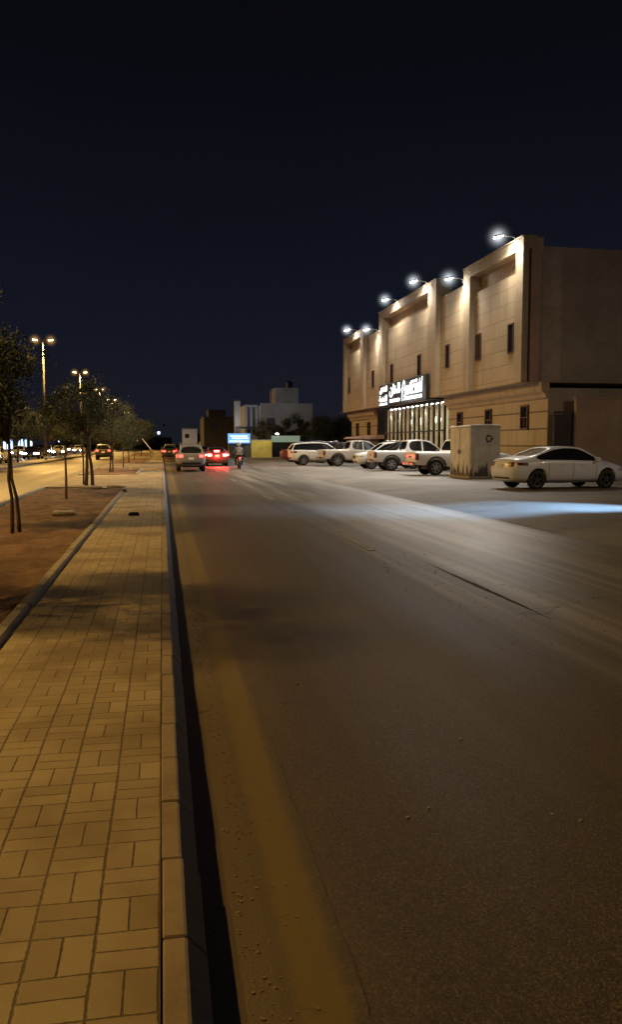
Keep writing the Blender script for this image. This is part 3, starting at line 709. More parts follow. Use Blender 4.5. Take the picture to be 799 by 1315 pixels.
for k in range(3):
    a = R(90+120*k); c_, s_ = math.cos(a), math.sin(a); rt = lambda u, v: (.86+(c_*u-s_*v)*.8, 1.78+(s_*u+c_*v)*.8)
    flat([rt(.08,-.17), rt(.17,-.13), rt(.2,.06), rt(.11,.09)]); flat([rt(.07,.07), rt(.24,.06), rt(.13,.2)])
part('emblem', g, M['void'], UB, fix=False)

# ------------------------------------------------------------------ vehicles
def eval_mesh(o):
    bpy.context.view_layer.update()
    return bpy.data.meshes.new_from_object(o.evaluated_get(DG()))
def loft(cols, side, front, rear, tail_glass=False, cr=(.25,.2), oc=.6):
    """cols: list of 6-point half sections; returns bmesh with glass faces marked (material 1)"""
    bm = bmesh.new(); cl = bm.edges.layers.float.new('crease_edge'); cv = bm.verts.layers.float.new('crease_vert'); rings = []
    for c in cols:
        ring = [bm.verts.new(c[0])] + [bm.verts.new(c[k]) for k in range(1,5)] + [bm.verts.new(c[5])] + [bm.verts.new((c[k][0], -c[k][1], c[k][2])) for k in (4,3,2,1)]
        rings.append(ring)
    F = {}
    for i in range(len(cols)-1):
        for k in range(10):
            F[i,k] = bm.faces.new((rings[i][k], rings[i][(k+1)%10], rings[i+1][(k+1)%10], rings[i+1][k]))
    caps = []
    for r in (rings[0], rings[-1]):
        caps.append([bm.faces.new((r[1], r[2], r[8], r[9])), bm.faces.new((r[2], r[3], r[7], r[8])), bm.faces.new((r[3], r[4], r[6], r[7])), bm.faces.new((r[4], r[5], r[6])), bm.faces.new((r[0], r[1], r[9]))])
    bmesh.ops.recalc_face_normals(bm, faces=bm.faces)
    for i, ring in enumerate(rings):
        for k in range(10):
            if i in (0, len(rings)-1): bm.edges.get((ring[k], ring[(k+1)%10]))[cl] = cr[0]
            if i+1 < len(rings) and k in (1,3,4,6,7,9): bm.edges.get((ring[k], rings[i+1][k]))[cl] = cr[1]
    sg_ = side if isinstance(side[0], tuple) else (side,)
    sets = [([F[i,k] for i in gr], .05) for gr in sg_ for k in (3,6)] + [ ([F[i,k] for i in front for k in (4,5)], .06), ([F[i,k] for i in rear for k in (4,5)], .07)]
    if tail_glass: sets.append(([caps[0][2], caps[0][3]], .09))
    for fs, th in sets:
        if not fs: continue
        for e in {e for f in fs for e in f.edges}:
            if any(q not in fs for q in e.link_faces): e[cl] = max(e[cl], oc)
        for v in {v for f in fs for v in f.verts}:
            if sum(1 for q in v.link_faces if q in fs) == 1: v[cv] = .85
        bmesh.ops.inset_region(bm, faces=fs, thickness=th, depth=-.012, use_even_offset=True)
        for f in fs:
            f.material_index = 1
            for e in f.edges:
                if any(g_ not in fs for g_ in e.link_faces): e[cl] = 1.0
            for v in f.verts:
                if sum(1 for q in v.link_faces if q in fs) == 1: v[cv] = 1.0
    return bm
def wheel_parts(parent, x, y, r, wdt, rim_mat, spokes=5):
    """one wheel: tyre part with its rim as sub-part"""
    s = 1 if y > 0 else -1; key = ('wheel', r, wdt, s, rim_mat.name)
    if key not in WCACHE:
        g = MB(); h = wdt/2
        g.lathe([(r*.66,-h),(r*.9,-h),(r*.985,-h*.72),(r,-h*.3),(r,h*.3),(r*.985,h*.72),(r*.9,h),(r*.66,h),(r*.64,0),(r*.66,-h)], axis='y', n=28)
        ty = g.mesh('tyre', M['rubber'], smooth=True)
        g = MB(); o = s*h*.75
        g.lathe([(r*.66,o),(r*.6,o*.95),(r*.58,o*.3)], axis='y', n=28)
        g.lathe([(.001,o*.9),(r*.14,o*.9),(r*.17,o*.75)], axis='y', n=12)
        for k in range(spokes):
            a = 2*math.pi*k/spokes + .3
            g.obox((math.cos(a)*r*.37, o*.78, math.sin(a)*r*.37), r*.5, wdt*.12, r*.17, Matrix.Rotation(-a, 3, 'Y'))
        g.lathe([(.001,o*.2),(r*.64,o*.2)], axis='y', n=20, mi=1)
        WCACHE[key] = (ty, g.mesh('rim', [rim_mat, M['black_plastic']]))
    ty, ri = WCACHE[key]; w_ = link('wheel', ty, parent); w_.location = (x, y, r); link('rim', ri, w_); return w_
WCACHE = {}
class Car:
    def __init__(s, name, cols, side, front, rear, axles, track, wr, ww, paint, rim, tail_glass=False, bed=None, spokes=5, cr=(.25,.2)):
        s.root = bpy.data.objects.new(name, None); COL.objects.link(s.root)
        bm = loft(cols, side, front, rear, tail_glass, cr); me = bpy.data.meshes.new('body_cage'); bm.to_mesh(me); bm.free()
        for m in (paint, M['glass'], M['black_plastic']): me.materials.append(m)
        o = bpy.data.objects.new('cage', me); COL.objects.link(o)
        sub = o.modifiers.new('s', 'SUBSURF'); sub.levels = sub.render_levels = 2
        cut = MB()
        for ax in axles:
            for sg in (1, -1):
                n = 28; yo, yi = sg*1.4, sg*(track/2-ww*.85)
                vs = [(ax+math.cos(2*math.pi*k/n)*wr*1.17, yy, wr+.02+math.sin(2*math.pi*k/n)*wr*1.17) for yy in (yo, yi) for k in range(n)]
                cut.add(vs, [tuple(range(n)), tuple(range(2*n-1,n-1,-1))] + [(k, n+k, n+(k+1)%n, (k+1)%n) for k in range(n)], 2)
        if bed: cut.box(*bed, 2)
        cm = cut.mesh('cut', [paint, M['glass'], M['black_plastic']]); c = bpy.data.objects.new('cut', cm); COL.objects.link(c)
        b = o.modifiers.new('b', 'BOOLEAN'); b.operation = 'DIFFERENCE'; b.object = c; b.solver = 'EXACT'
        em = eval_mesh(o); bpy.data.objects.remove(o); bpy.data.objects.remove(c)
        bm = bmesh.new(); bm.from_mesh(em); s.bvh = BVHTree.FromBMesh(bm)
        # split the glass out, one object per pane
        gl = [f for f in bm.faces if f.material_index == 1]; seen = set(); comps = []
        for f in gl:
            if f in seen: continue
            st, comp = [f], []; seen.add(f)
            while st:
                q = st.pop(); comp.append(q)
                for e in q.edges:
                    for h in e.link_faces:
                        if h.material_index == 1 and h not in seen: seen.add(h); st.append(h)
            comps.append(comp)
        for comp in comps:
            mb = MB(); idx = {}
            for f in comp:
                ids = []
                for v in f.verts:
                    if v not in idx: idx[v] = len(mb.v); mb.v.append(tuple(v.co))
                    ids.append(idx[v])
                mb.f.append(tuple(ids)); mb.m.append(0)
            cen = sum((Vector(v) for v in mb.v), Vector())/len(mb.v)
            nm = 'side_window' if abs(cen.y) > .3 else ('windscreen' if cen.x > 0 else 'rear_window')
            part(nm, mb, M['glass'], s.root, smooth=True, fix=False)
        bmesh.ops.delete(bm, geom=gl, context='FACES'); bmesh.ops.remove_doubles(bm, verts=bm.verts, dist=1e-5)
        bme = bpy.data.meshes.new('body'); bm.to_mesh(bme); bm.free()
        bme.materials.clear()
        for m in (paint, M['glass'], M['black_plastic']): bme.materials.append(m)
        for p_ in bme.polygons: p_.use_smooth = True
        bme.set_sharp_from_angle(angle=R(35))
        s.body = link('body', bme, s.root)
        for ax in axles:
            for sg in (1, -1): wheel_parts(s.root, ax, sg*(track/2-ww*.25), wr, ww, rim, spokes)
        g = MB(); 
        for ax in axles: g.tube([(ax,-track/2+.15,wr),(ax,track/2-.15,wr)], .05, 8)
        g.box(axles[0]-.3, axles[1]+.3, -.5, .5, wr*.75, wr*1.1); part('underbody', g, M['black_plastic'], s.root)
    def side(s, x, z, sg, off=.006):
        h = s.bvh.ray_cast(Vector((x, sg*3, z)), Vector((0,-sg,0)))
        return Vector((x, (h[0].y if h[0] else sg*.8) + sg*off, z))
    def end(s, y, z, sg, off=.006):
        h = s.bvh.ray_cast(Vector((sg*5, y, z)), Vector((-sg,0,0)))
        return Vector(((h[0].x if h[0] else sg*2) + sg*off, y, z))
    def patch(s, name, mat, fn, poly_grid, parent=None, **k):
        """poly_grid: rows of 2-D points projected on the body"""
        g = MB()
        for grid in poly_grid:
            pts = [fn(a, b) for row in grid for (a, b) in row]; n = len(grid[0])
            g.add(pts, [(i*n+j, i*n+j+1, (i+1)*n+j+1, (i+1)*n+j) for i in range(len(grid)-1) for j in range(n-1)])
        return part(name, g, mat, parent or s.root, fix=False)
    def mixpatch(s, name, mat, items):
        g = MB()
        for kind, sg, (a0,a1), (b0,b1), tp in items:
            grid = [[(a0+(a1-a0)*j/5, (b0+(b1-b0)*i/3) + tp*(j/5)) for j in range(6)] for i in range(4)]
            fn = (lambda a, b: s.side(a, b, sg, .008)) if kind == 's' else (lambda a, b: s.end(a, b, sg, .008))
            pts = [fn(a, b) for row in grid for a, b in row]
            g.add(pts, [(i*6+j, i*6+j+1, (i+1)*6+j+1, (i+1)*6+j) for i in range(3) for j in range(5)])
        return part(name, g, mat, s.root, fix=False)
    def seams(s, xs, z0, z1, belt):
        for sg in (1, -1):
            g = MB()
            for x in xs:
                n = 9; w_ = .007
                pts = [s.side(x+dx, z0+(z1-z0)*i/n, sg, .003) for i in range(n+1) for dx in (-w_, w_)]
                g.add(pts, [(2*i, 2*i+1, 2*i+3, 2*i+2) for i in range(n)])
            pts = [s.side(xs[0]+(xs[-1]-xs[0])*i/12, z0+dz, sg, .003) for i in range(13) for dz in (-.006, .006)]
            g.add(pts, [(2*i, 2*i+1, 2*i+3, 2*i+2) for i in range(12)])
            part('door_seam', g, M['black_plastic'], s.root, fix=False)
    def handles(s, spots, mat):
        for x, z in spots:
            for sg in (1, -1):
                p_ = s.side(x, z, sg, .012); g = MB(); g.obox(p_, .2, .03, .035); part('door_handle', g, mat, s.root, bevel=.008)
    def mirrors(s, x, z, y, mat):
        for sg in (1, -1):
            g = MB(); g.obox((x, sg*(y+.12), z+.06), .12, .2, .14); g.obox((x+.03, sg*y, z-.01), .06, .14, .04)
            part('mirror', g, mat, s.root, bevel=.02)
    def plate(s, z, sg, mat=None):
        p_ = s.end(0, z, sg, .012); g = MB(); g.obox(p_, .015, .33, .16); part('number_plate', g, mat or M['plate'], s.root, bevel=.004)

def H(*pts): return list(pts)
# ---- sedan
SED = [
 H((-2.26,0,.30),(-2.26,.70,.30),(-2.36,.80,.58),(-2.30,.79,.90),(-2.20,.64,1.02),(-2.24,0,1.04)),
 H((-1.98,0,.22),(-1.98,.82,.22),(-1.98,.905,.58),(-1.92,.88,.95),(-1.95,.70,1.065),(-2.0,0,1.085)),
 H((-1.35,0,.2),(-1.35,.84,.2),(-1.38,.925,.58),(-1.32,.90,.97),(-1.5,.68,1.11),(-1.62,0,1.13)),
 H((-.75,0,.19),(-.75,.85,.19),(-.75,.925,.58),(-.72,.905,.97),(-.66,.58,1.42),(-.72,0,1.455)),
 H((0,0,.19),(0,.85,.19),(0,.925,.57),(.02,.905,.955),(.0,.60,1.46),(0,0,1.495)),
 H((.7,0,.19),(.7,.85,.19),(.72,.92,.56),(.72,.90,.935),(.52,.57,1.41),(.48,0,1.455)),
 H((1.3,0,.2),(1.3,.84,.2),(1.3,.915,.56),(1.28,.885,.92),(1.25,.72,.99),(1.12,0,1.04)),
 H((2.0,0,.2),(2.0,.78,.2),(2.02,.875,.53),(1.95,.82,.81),(1.88,.62,.875),(1.95,0,.91)),
 H((2.32,0,.24),(2.28,.62,.24),(2.42,.70,.47),(2.33,.68,.66),(2.28,.5,.735),(2.36,0,.76))]
def sedan(name, paint, rim):
    c = Car(name, SED, (2,3,4,5), (5,), (2,), (-1.38,1.42), 1.6, .33, .22, paint, rim)
    c.seams((-.98,.0,.95), .3, .9, 0); c.handles(((-.55,.86),(.35,.84)), paint); c.mirrors(.92, .95, .87, paint)
    c.mixpatch('tail_light', M['tail'], [('e',-1,(.42,.71),(.78,.93),0),('s',1,(-2.13,-1.78),(.82,.92),0)])
    c.mixpatch('tail_light', M['tail'], [('e',-1,(-.42,-.71),(.78,.93),0),('s',-1,(-2.13,-1.78),(.82,.92),0)])
    for sg in (1,-1): c.mixpatch('headlight', M['head'], [('e',1,(sg*.38,sg*.62),(.58,.68),0),('s',sg,(1.9,2.25),(.62,.7),0)])
    c.plate(.8, -1); c.plate(.42, 1)
    c.mixpatch('grille', M['black_plastic'], [('e',1,(-.35,.35),(.3,.4),0),('e',1,(-.3,.3),(.56,.66),0)])
    c.mixpatch('bumper_trim', M['black_plastic'], [('e',-1,(-.5,.5),(.36,.42),0)])
    return c
# ---- sport utility
SUV = [
 H((-2.18,0,.40),(-2.18,.74,.40),(-2.28,.82,.68),(-2.24,.81,1.05),(-1.98,.62,1.52),(-2.0,0,1.56)),
 H((-1.8,0,.3),(-1.8,.82,.3),(-1.82,.91,.7),(-1.78,.89,1.08),(-1.68,.65,1.6),(-1.7,0,1.65)),
 H((-.8,0,.26),(-.8,.84,.26),(-.8,.925,.68),(-.78,.905,1.06),(-.75,.66,1.65),(-.75,0,1.695)),
 H((.1,0,.26),(.1,.84,.26),(.1,.925,.67),(.1,.905,1.04),(.05,.66,1.64),(.05,0,1.69)),
 H((.75,0,.26),(.75,.84,.26),(.75,.92,.66),(.75,.90,1.02),(.5,.62,1.58),(.45,0,1.635)),
 H((1.22,0,.27),(1.22,.84,.27),(1.22,.915,.66),(1.22,.885,1.02),(1.2,.74,1.1),(1.08,0,1.14)),
 H((1.9,0,.3),(1.9,.8,.3),(1.92,.89,.64),(1.88,.85,.93),(1.82,.66,1.0),(1.9,0,1.03)),
 H((2.2,0,.34),(2.18,.66,.34),(2.3,.74,.6),(2.25,.72,.8),(2.2,.56,.88),(2.28,0,.91))]
def suv(name, paint, rim, tailmat='tail'):
    c = Car(name, SUV, (0,1,2,3,4), (4,), (), (-1.34,1.34), 1.6, .36, .23, paint, rim, tail_glass=True)
    c.seams((-.95,.05,.98), .36, .98, 0); c.handles(((-.6,.97),(.35,.95)), paint); c.mirrors(.9, 1.03, .88, paint)
    for sg in (1,-1):
        c.mixpatch('tail_light', M['tail'], [('e',-1,(sg*.5,sg*.74),(.88,1.03),0),('s',sg,(-2.08,-1.85),(.9,1.02),0)])
        c.mixpatch('headlight', M['head'], [('e',1,(sg*.42,sg*.68),(.7,.82),0),('s',sg,(1.9,2.18),(.74,.84),0)])
    c.mixpatch('bumper_trim', M['black_plastic'], [('e',-1,(-.55,.55),(.46,.58),0)])
    c.mixpatch('grille', M['black_plastic'], [('e',1,(-.36,.36),(.62,.82),0),('e',1,(-.5,.5),(.38,.5),0)])
    for sg in (1,-1):
        g = MB(); pts = [c.side(-1.0+.2*i, z, sg, .006) for i in range(11) for z in (.29,.42)]; g.add(pts, [(2*i,2*i+1,2*i+3,2*i+2) for i in range(10)]); part('sill_trim', g, M['black_plastic'], c.root, fix=False)
        g = MB(); g.tube([(-1.4,sg*.6,1.66),(-1.3,sg*.6,1.72),(.1,sg*.6,1.74),(.2,sg*.6,1.67)], .018, 6); part('roof_rail', g, M['chrome'], c.root)
    c.plate(.8, -1); c.plate(.55, 1); return c
# ---- double-cab pickup
PIC = [
 H((-2.6,0,.55),(-2.6,.76,.55),(-2.64,.86,.75),(-2.64,.86,1.06),(-2.62,.82,1.15),(-2.62,0,1.15)),
 H((-2.45,0,.5),(-2.45,.84,.5),(-2.45,.91,.75),(-2.45,.90,1.08),(-2.45,.84,1.16),(-2.45,0,1.16)),
 H((-1.2,0,.45),(-1.2,.85,.45),(-1.2,.915,.75),(-1.2,.905,1.08),(-1.2,.84,1.16),(-1.2,0,1.16)),
 H((-.8,0,.42),(-.8,.86,.42),(-.8,.92,.75),(-.8,.905,1.08),(-.82,.83,1.17),(-.84,0,1.17)),
 H((-.62,0,.42),(-.62,.86,.42),(-.62,.92,.75),(-.62,.905,1.1),(-.6,.66,1.73),(-.62,0,1.77)),
 H((.2,0,.42),(.2,.86,.42),(.2,.92,.74),(.2,.905,1.09),(.18,.68,1.78),(.18,0,1.83)),
 H((.95,0,.42),(.95,.86,.42),(.95,.92,.74),(.95,.9,1.08),(.7,.64,1.72),(.66,0,1.77)),
 H((1.45,0,.42),(1.45,.86,.42),(1.45,.92,.74),(1.45,.885,1.08),(1.4,.76,1.16),(1.3,0,1.2)),
 H((2.25,0,.42),(2.25,.8,.42),(2.3,.89,.7),(2.22,.85,1.0),(2.15,.7,1.07),(2.2,0,1.1)),
 H((2.5,0,.42),(2.48,.68,.42),(2.62,.74,.66),(2.54,.72,.9),(2.48,.58,.98),(2.55,0,1.0))]
def pickup(name, paint, rim, bar=True):
    c = Car(name, PIC, (4,5,6), (6,), (3,), (-1.6,1.5), 1.62, .39, .26, paint, rim, bed=(-2.52,-.88,-.72,.72,.72,1.6), spokes=6, cr=(.75,.5))
    for sg in (1,-1): c.mixpatch('door_pillar', paint, [('s',sg,(.16,.25),(1.1,1.7),0)])
    c.seams((-.66,.22,1.1), .5, 1.02, 0); c.handles(((-.42,1.0),(.42,.99)), M['chrome']); c.mirrors(1.0, 1.1, .9, M['chrome'])
    for sg in (1,-1):
        c.mixpatch('tail_light', M['tail'], [('e',-1,(sg*.72,sg*.84),(.76,1.06),0),('s',sg,(-2.61,-2.5),(.76,1.08),0)])
        c.mixpatch('headlight', M['head'], [('e',1,(sg*.45,sg*.7),(.76,.9),0),('s',sg,(2.2,2.5),(.8,.92),0)])
        # flared arches
        for ax in (-1.6, 1.5):
            g = MB(); n = 14; pts = []
            for k in range(n+1):
                a = math.pi*(.0+1.0*k/n); 
                for rr, o in ((.455,.02),(.535,.012)):
                    x = ax+math.cos(a)*rr; z = .41+math.sin(a)*rr; pts.append(c.side(ax+math.cos(a)*.55, max(.5,.41+math.sin(a)*.55), sg, .0)+Vector((0,sg*o,0))); pts[-1].x = x; pts[-1].z = z
            g.add(pts, [(2*i,2*i+1,2*i+3,2*i+2) for i in range(n)]); part('wheel_arch', g, M['dark_rim'], c.root, fix=False)
        g = MB(); g.box(-.7, 1.0, sg*.86 if sg > 0 else -1.0, sg*1.0 if sg > 0 else -.86, .36, .42); part('side_step', g, M['black_plastic'], c.root, bevel=.01)
    g = MB(); g.box(-2.78,-2.62,-.8,.8,.5,.66); part('rear_bumper', g, M['chrome'], c.root, bevel=.03)
    p_ = c.end(0, .92, -1, .02); g = MB(); g.obox(p_, .03, .3, .07); part('tailgate_handle', g, M['black_plastic'], c.root, bevel=.008)
    c.plate(.62, 1)
    p_ = Vector((-2.79, 0, .58)); g = MB(); g.obox(p_, .015, .33, .13); part('number_plate', g, M['plate'], c.root)
    c.mixpatch('grille', M['black_plastic'], [('e',1,(-.4,.4),(.62,.9),0)])
    if bar:
        g = MB()
        for sg in (1,-1): g.tube([(-1.75,sg*.74,1.15),(-1.15,sg*.72,1.5),(-.98,sg*.6,1.62)], .045, 7); g.tube([(-1.05,sg*.72,1.15),(-1.05,sg*.66,1.55)], .04, 7)
        g.tube([(-1.0,-.62,1.62),(-1.0,.62,1.62)], .045, 7); part('roll_bar', g, M['black_plastic'], c.root, smooth=True)
    return c
def place(c, x, y, z, rz, label, cat='car', group=None):
    o = c.root if isinstance(c, Car) else c; o.location = (x, y, z); o.rotation_euler = (0,0,rz); return tag(o, label, cat, group)
def respray(o, old, new):
    """recolour one copied car: its own mesh data with another paint / lens"""
    for ch in o.children:
        if ch.type == 'MESH' and any(m and m.name == M[old].name for m in ch.data.materials):
            ch.data = ch.data.copy()
            for i, m in enumerate(ch.data.materials):
                if m and m.name == M[old].name: ch.data.materials[i] = M[new]
    return o
G_ = 'cars parked nose in before the building'
sd = sedan('parked_sedan', M['white_paint'], M['dark_rim'])
place(sd, 13.72, 26.8, .145, R(8), 'white sedan parked side on at the right, in front of the utility cabinet', 'car', G_)
pk = pickup('pickup_truck', M['white_paint'], M['alloy'], True)
p2 = copy_tree(pk.root); [bpy.data.objects.remove(ch) for ch in list(p2.children) if ch.name.startswith('roll_bar')]
place(p2, 14.7, 38.95, .145, R(1), 'white pickup half hidden behind the utility cabinet, its load bed showing', 'pickup', G_)
place(pk, 14.5, 45.9, .145, R(-1), 'white double cab pickup parked in front of the bright glazed entrance', 'pickup', G_)
p0 = copy_tree(pk.root); respray(p0, 'white_paint', 'beige_paint'); place(p0, 13.45, 55.9, .145, R(2), 'pearl white double cab pickup beside the small white SUV', 'pickup', G_)
sv = suv('parked_suv', M['white_paint'], M['alloy'])
place(sv, 11.25, 58.6, .145, R(3), 'white SUV parked at the far left of the row, tail towards the road', 'car', G_)
s1 = copy_tree(sv.root); place(s1, 14.0, 49.6, .145, R(180), 'white SUV backed in with only its nose showing between the pickups', 'car', G_)
s2 = copy_tree(sv.root); respray(s2, 'white_paint', 'dark_paint'); place(s2, 13.9, 65.2, .145, 0, 'black SUV mostly hidden behind the white SUV and pickup', 'car', G_)
s3 = copy_tree(sd.root); respray(s3, 'white_paint', 'red_paint'); s3.name = 'parked_sedan'; place(s3, 12.3, 69.5, .145, 0, 'dark red car parked beyond the white SUV by the yellow wall', 'car', G_)
respray(sd.root, 'white_paint', 'cool_paint')
# moving traffic
def lit(o, tail=None, head=None, lamps=0, gr=.5):
    if tail: respray(o, 'tail', tail)
    if head: respray(o, 'head', head)
    return o
v1 = copy_tree(sv.root); v1.name = 'silver_suv'; respray(v1, 'white_paint', 'silver_paint'); lit(v1, 'tail_on'); place(v1, 1.72, 52.2, 0, R(90), 'silver SUV driving away in the lane beside the kerb, tail lights on', 'car', 'cars driving away')
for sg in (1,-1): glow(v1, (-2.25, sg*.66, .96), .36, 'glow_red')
v2 = copy_tree(sd.root); v2.name = 'moving_car'; respray(v2, 'cool_paint', 'dark_paint'); lit(v2, 'brake_on'); place(v2, 4.05, 63.8, 0, R(90), 'dark car braking with two bright red lamps, right of the silver SUV', 'car', 'cars driving away')
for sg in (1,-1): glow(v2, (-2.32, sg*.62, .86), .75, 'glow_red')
g = MB(); g.box(-1.75,-1.7,-.2,.2,1.15,1.19); part('brake_lamp', g, M['brake_on'], v2)
light('POINT', 'brake_light', (4.05, 61.1, .85), 220, (1,.04,.03), .3)
QX = [(.8,98,0),(1.0,112,1),(4.1,88,0),(.9,128,0),(4.3,106,1),(1.2,146,1),(1.0,165,0),(4.2,130,0)]
for i, (x, y, k) in enumerate(QX):
    o = copy_tree(v1 if k else sd.root) if k else copy_tree(sd.root)
    o.name = 'moving_car'
    if not k: respray(o, 'cool_paint', ('dark_paint','silver_paint')[i % 2]); lit(o, 'tail_on')
    place(o, x, y, 0, R(90), ('distant car with red tail lights in the queue beyond the silver SUV' if x < 3 else 'distant car with red tail lights past the braking car'), 'car', 'distant cars queued on the road ahead')
    if not k:
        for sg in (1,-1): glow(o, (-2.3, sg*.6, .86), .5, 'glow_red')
o = copy_tree(v1); o.name = 'moving_car'; respray(o, 'silver_paint', 'dark_paint'); place(o, -6.2, 92, 0, R(90), 'dark car driving away on the left road beyond the trees', 'car', 'cars driving away')
# oncoming cars with headlights on the opposite carriageway
for i, (x, y) in enumerate([(-14,52),(-17.2,60),(-14.2,74),(-17.4,82),(-14.1,95),(-17,104),(-14,118),(-17.2,130),(-14.1,146),(-17.,165)]):
    o = copy_tree(sd.root); o.name = 'oncoming_car'; respray(o, 'cool_paint', ('silver_paint','dark_paint','white_paint')[i%3] if i%3 != 2 else 'beige_paint'); lit(o, None, 'head_on')
    place(o, x, y, 0, R(-90), 'oncoming car with white headlights on across the median', 'car', 'oncoming cars across the median')
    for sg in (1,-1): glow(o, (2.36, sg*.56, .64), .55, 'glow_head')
bpy.context.view_layer.update()

# ------------------------------------------------------------------ motorcycle and rider
mt = thing('motorcycle', (5.15, 55.8, 0), 'small dark motorcycle ridden away beside the parked pickups', 'motorcycle', rz=R(90))
for x, nm in ((-.62,'r'),(.64,'f')):
    g = MB(); g.lathe([(.22,-.05),(.29,-.045),(.31,0),(.29,.045),(.22,.05),(.22,-.05)], axis='y', n=24); w_ = part('wheel', g, M['rubber'], mt, smooth=True); w_.location = (x,0,.31)
    g = MB(); g.lathe([(.04,-.04),(.04,.04)], axis='y', n=10)
    for k in range(6): a = k*math.pi/3; g.tube([(0,0,0),(math.cos(a)*.23,0,math.sin(a)*.23)], .012, 5)
    part('rim', g, M['alloy'], w_)
g = MB(); g.tube([(-.62,.08,.31),(-.2,.1,.42),(.15,.08,.55),(.42,0,.85)], .03, 6); g.tube([(-.62,-.08,.31),(-.2,-.1,.42),(.15,-.08,.55),(.42,0,.85)], .03, 6); g.obox((0,0,.4), .4, .26, .3); part('frame', g, M['dark_metal'], mt)
g = MB(); g.tube([(.64,.07,.31),(.42,.07,.95)], .025, 6); g.tube([(.64,-.07,.31),(.42,-.07,.95)], .025, 6); part('fork', g, M['chrome'], mt)
g = MB(); g.tube([(.34,-.36,1.0),(.42,-.1,1.0),(.42,.1,1.0),(.34,.36,1.0)], .015, 6); part('handlebar', g, M['dark_metal'], mt)
g = MB(); g.lathe([(.001,-.28),(.1,-.22),(.15,0),(.12,.2),(.001,.26)], (.2,0,.76), axis='x', n=14); part('fuel_tank', g, M['red_paint'], mt, smooth=True)
g = MB(); g.obox((-.32,0,.77), .68, .24, .09, Matrix.Rotation(R(6),3,'Y')); part('seat', g, M['black_plastic'], mt, bevel=.03)
g = MB(); g.obox((-.72,0,.74), .06, .14, .07); part('tail_light', g, M['tail_on'], mt, bevel=.015)
g = MB(); g.obox((-.76,0,.58), .02, .18, .14, Matrix.Rotation(R(-15),3,'Y')); part('number_plate', g, M['plate'], mt)
g = MB(); g.tube([(-.75,-.16,.36),(-.2,-.17,.32)], .045, 8); part('exhaust', g, M['chrome'], mt)
M['jacket'] = plain('grey_jacket', (.22,.23,.23), .85, sc=8); M['skin'] = plain('skin', (.3,.17,.11), .6, var=.1); M['trousers'] = plain('dark_trousers', (.035,.035,.045), .9); M['helmet'] = plain('pale_helmet', (.55,.56,.55), .3)
rd = thing('person', (5.15, 55.8, 0), 'rider in a pale helmet and grey jacket seated on the motorcycle', 'person', rz=R(90))
def skin_body(name, verts, edges, mat, parent, lv=2):
    me = bpy.data.meshes.new(name); me.from_pydata([v[:3] for v in verts], edges, []); o = bpy.data.objects.new(name, me); COL.objects.link(o)
    o.modifiers.new('k', 'SKIN'); s_ = o.modifiers.new('s', 'SUBSURF'); s_.levels = s_.render_levels = lv
    for sv_, v in zip(me.skin_vertices[0].data, verts): sv_.radius = (v[3], v[3]); 
    me.skin_vertices[0].data[0].use_root = True
    em = eval_mesh(o); bpy.data.objects.remove(o); em.materials.append(mat)
    for p_ in em.polygons: p_.use_smooth = True
    return link(name, em, parent)
V = [(-.25,0,.88,.17),(-.2,0,1.1,.155),(-.13,0,1.32,.17),(-.06,0,1.46,.09),(-.03,0,1.54,.06),(0,0,1.66,.09),
     (-.1,.19,1.4,.075),(.1,.3,1.18,.055),(.32,.33,1.03,.04),(-.1,-.19,1.4,.075),(.1,-.3,1.18,.055),(.32,-.33,1.03,.04),
     (-.15,.14,.85,.11),(.2,.24,.72,.085),(.0,.22,.36,.06),(.1,.22,.28,.045),(-.15,-.14,.85,.11),(.2,-.24,.72,.085),(.0,-.22,.36,.06),(.1,-.22,.28,.045)]
E_ = [(0,1),(1,2),(2,3),(3,4),(4,5),(2,6),(6,7),(7,8),(2,9),(9,10),(10,11),(0,12),(12,13),(13,14),(14,15),(0,16),(16,17),(17,18),(18,19)]
rb = skin_body('body', V, E_, M['jacket'], rd); rb.data.materials.append(M['trousers'])
for p_ in rb.data.polygons:
    if p_.center.z < .93: p_.material_index = 1
g = MB(); g.lathe([(.001,-.15),(.1,-.13),(.138,-.04),(.145,.05),(.11,.13),(.05,.165),(.001,.172)], (.0,0,1.69), n=18); hm = part('helmet', g, M['helmet'], rd, smooth=True)
g = MB(); g.obox((.12,0,1.7), .06, .2, .09); part('visor', g, M['glass'], hm, bevel=.025)
for sg in (1,-1):
    for k in range(4):
        g = MB() if k == 0 else g; g.tube([(.33,sg*(.29+.022*k),1.03),(.385,sg*(.29+.022*k),1.035),(.4,sg*(.29+.022*k),1.0),(.375,sg*(.29+.022*k),.975)], [.012,.011,.01,.008], 6)
    g.tube([(.32,sg*.28,1.02),(.36,sg*.265,1.0),(.39,sg*.275,.98)], [.013,.011,.009], 6); g.obox((.33,sg*.325,1.03), .08, .09, .035)
    part('hand', g, M['skin'], rd, smooth=True)
    g = MB(); g.obox((.1,sg*.22,.27), .26, .1, .09); part('shoe', g, M['black_plastic'], rd, bevel=.03)

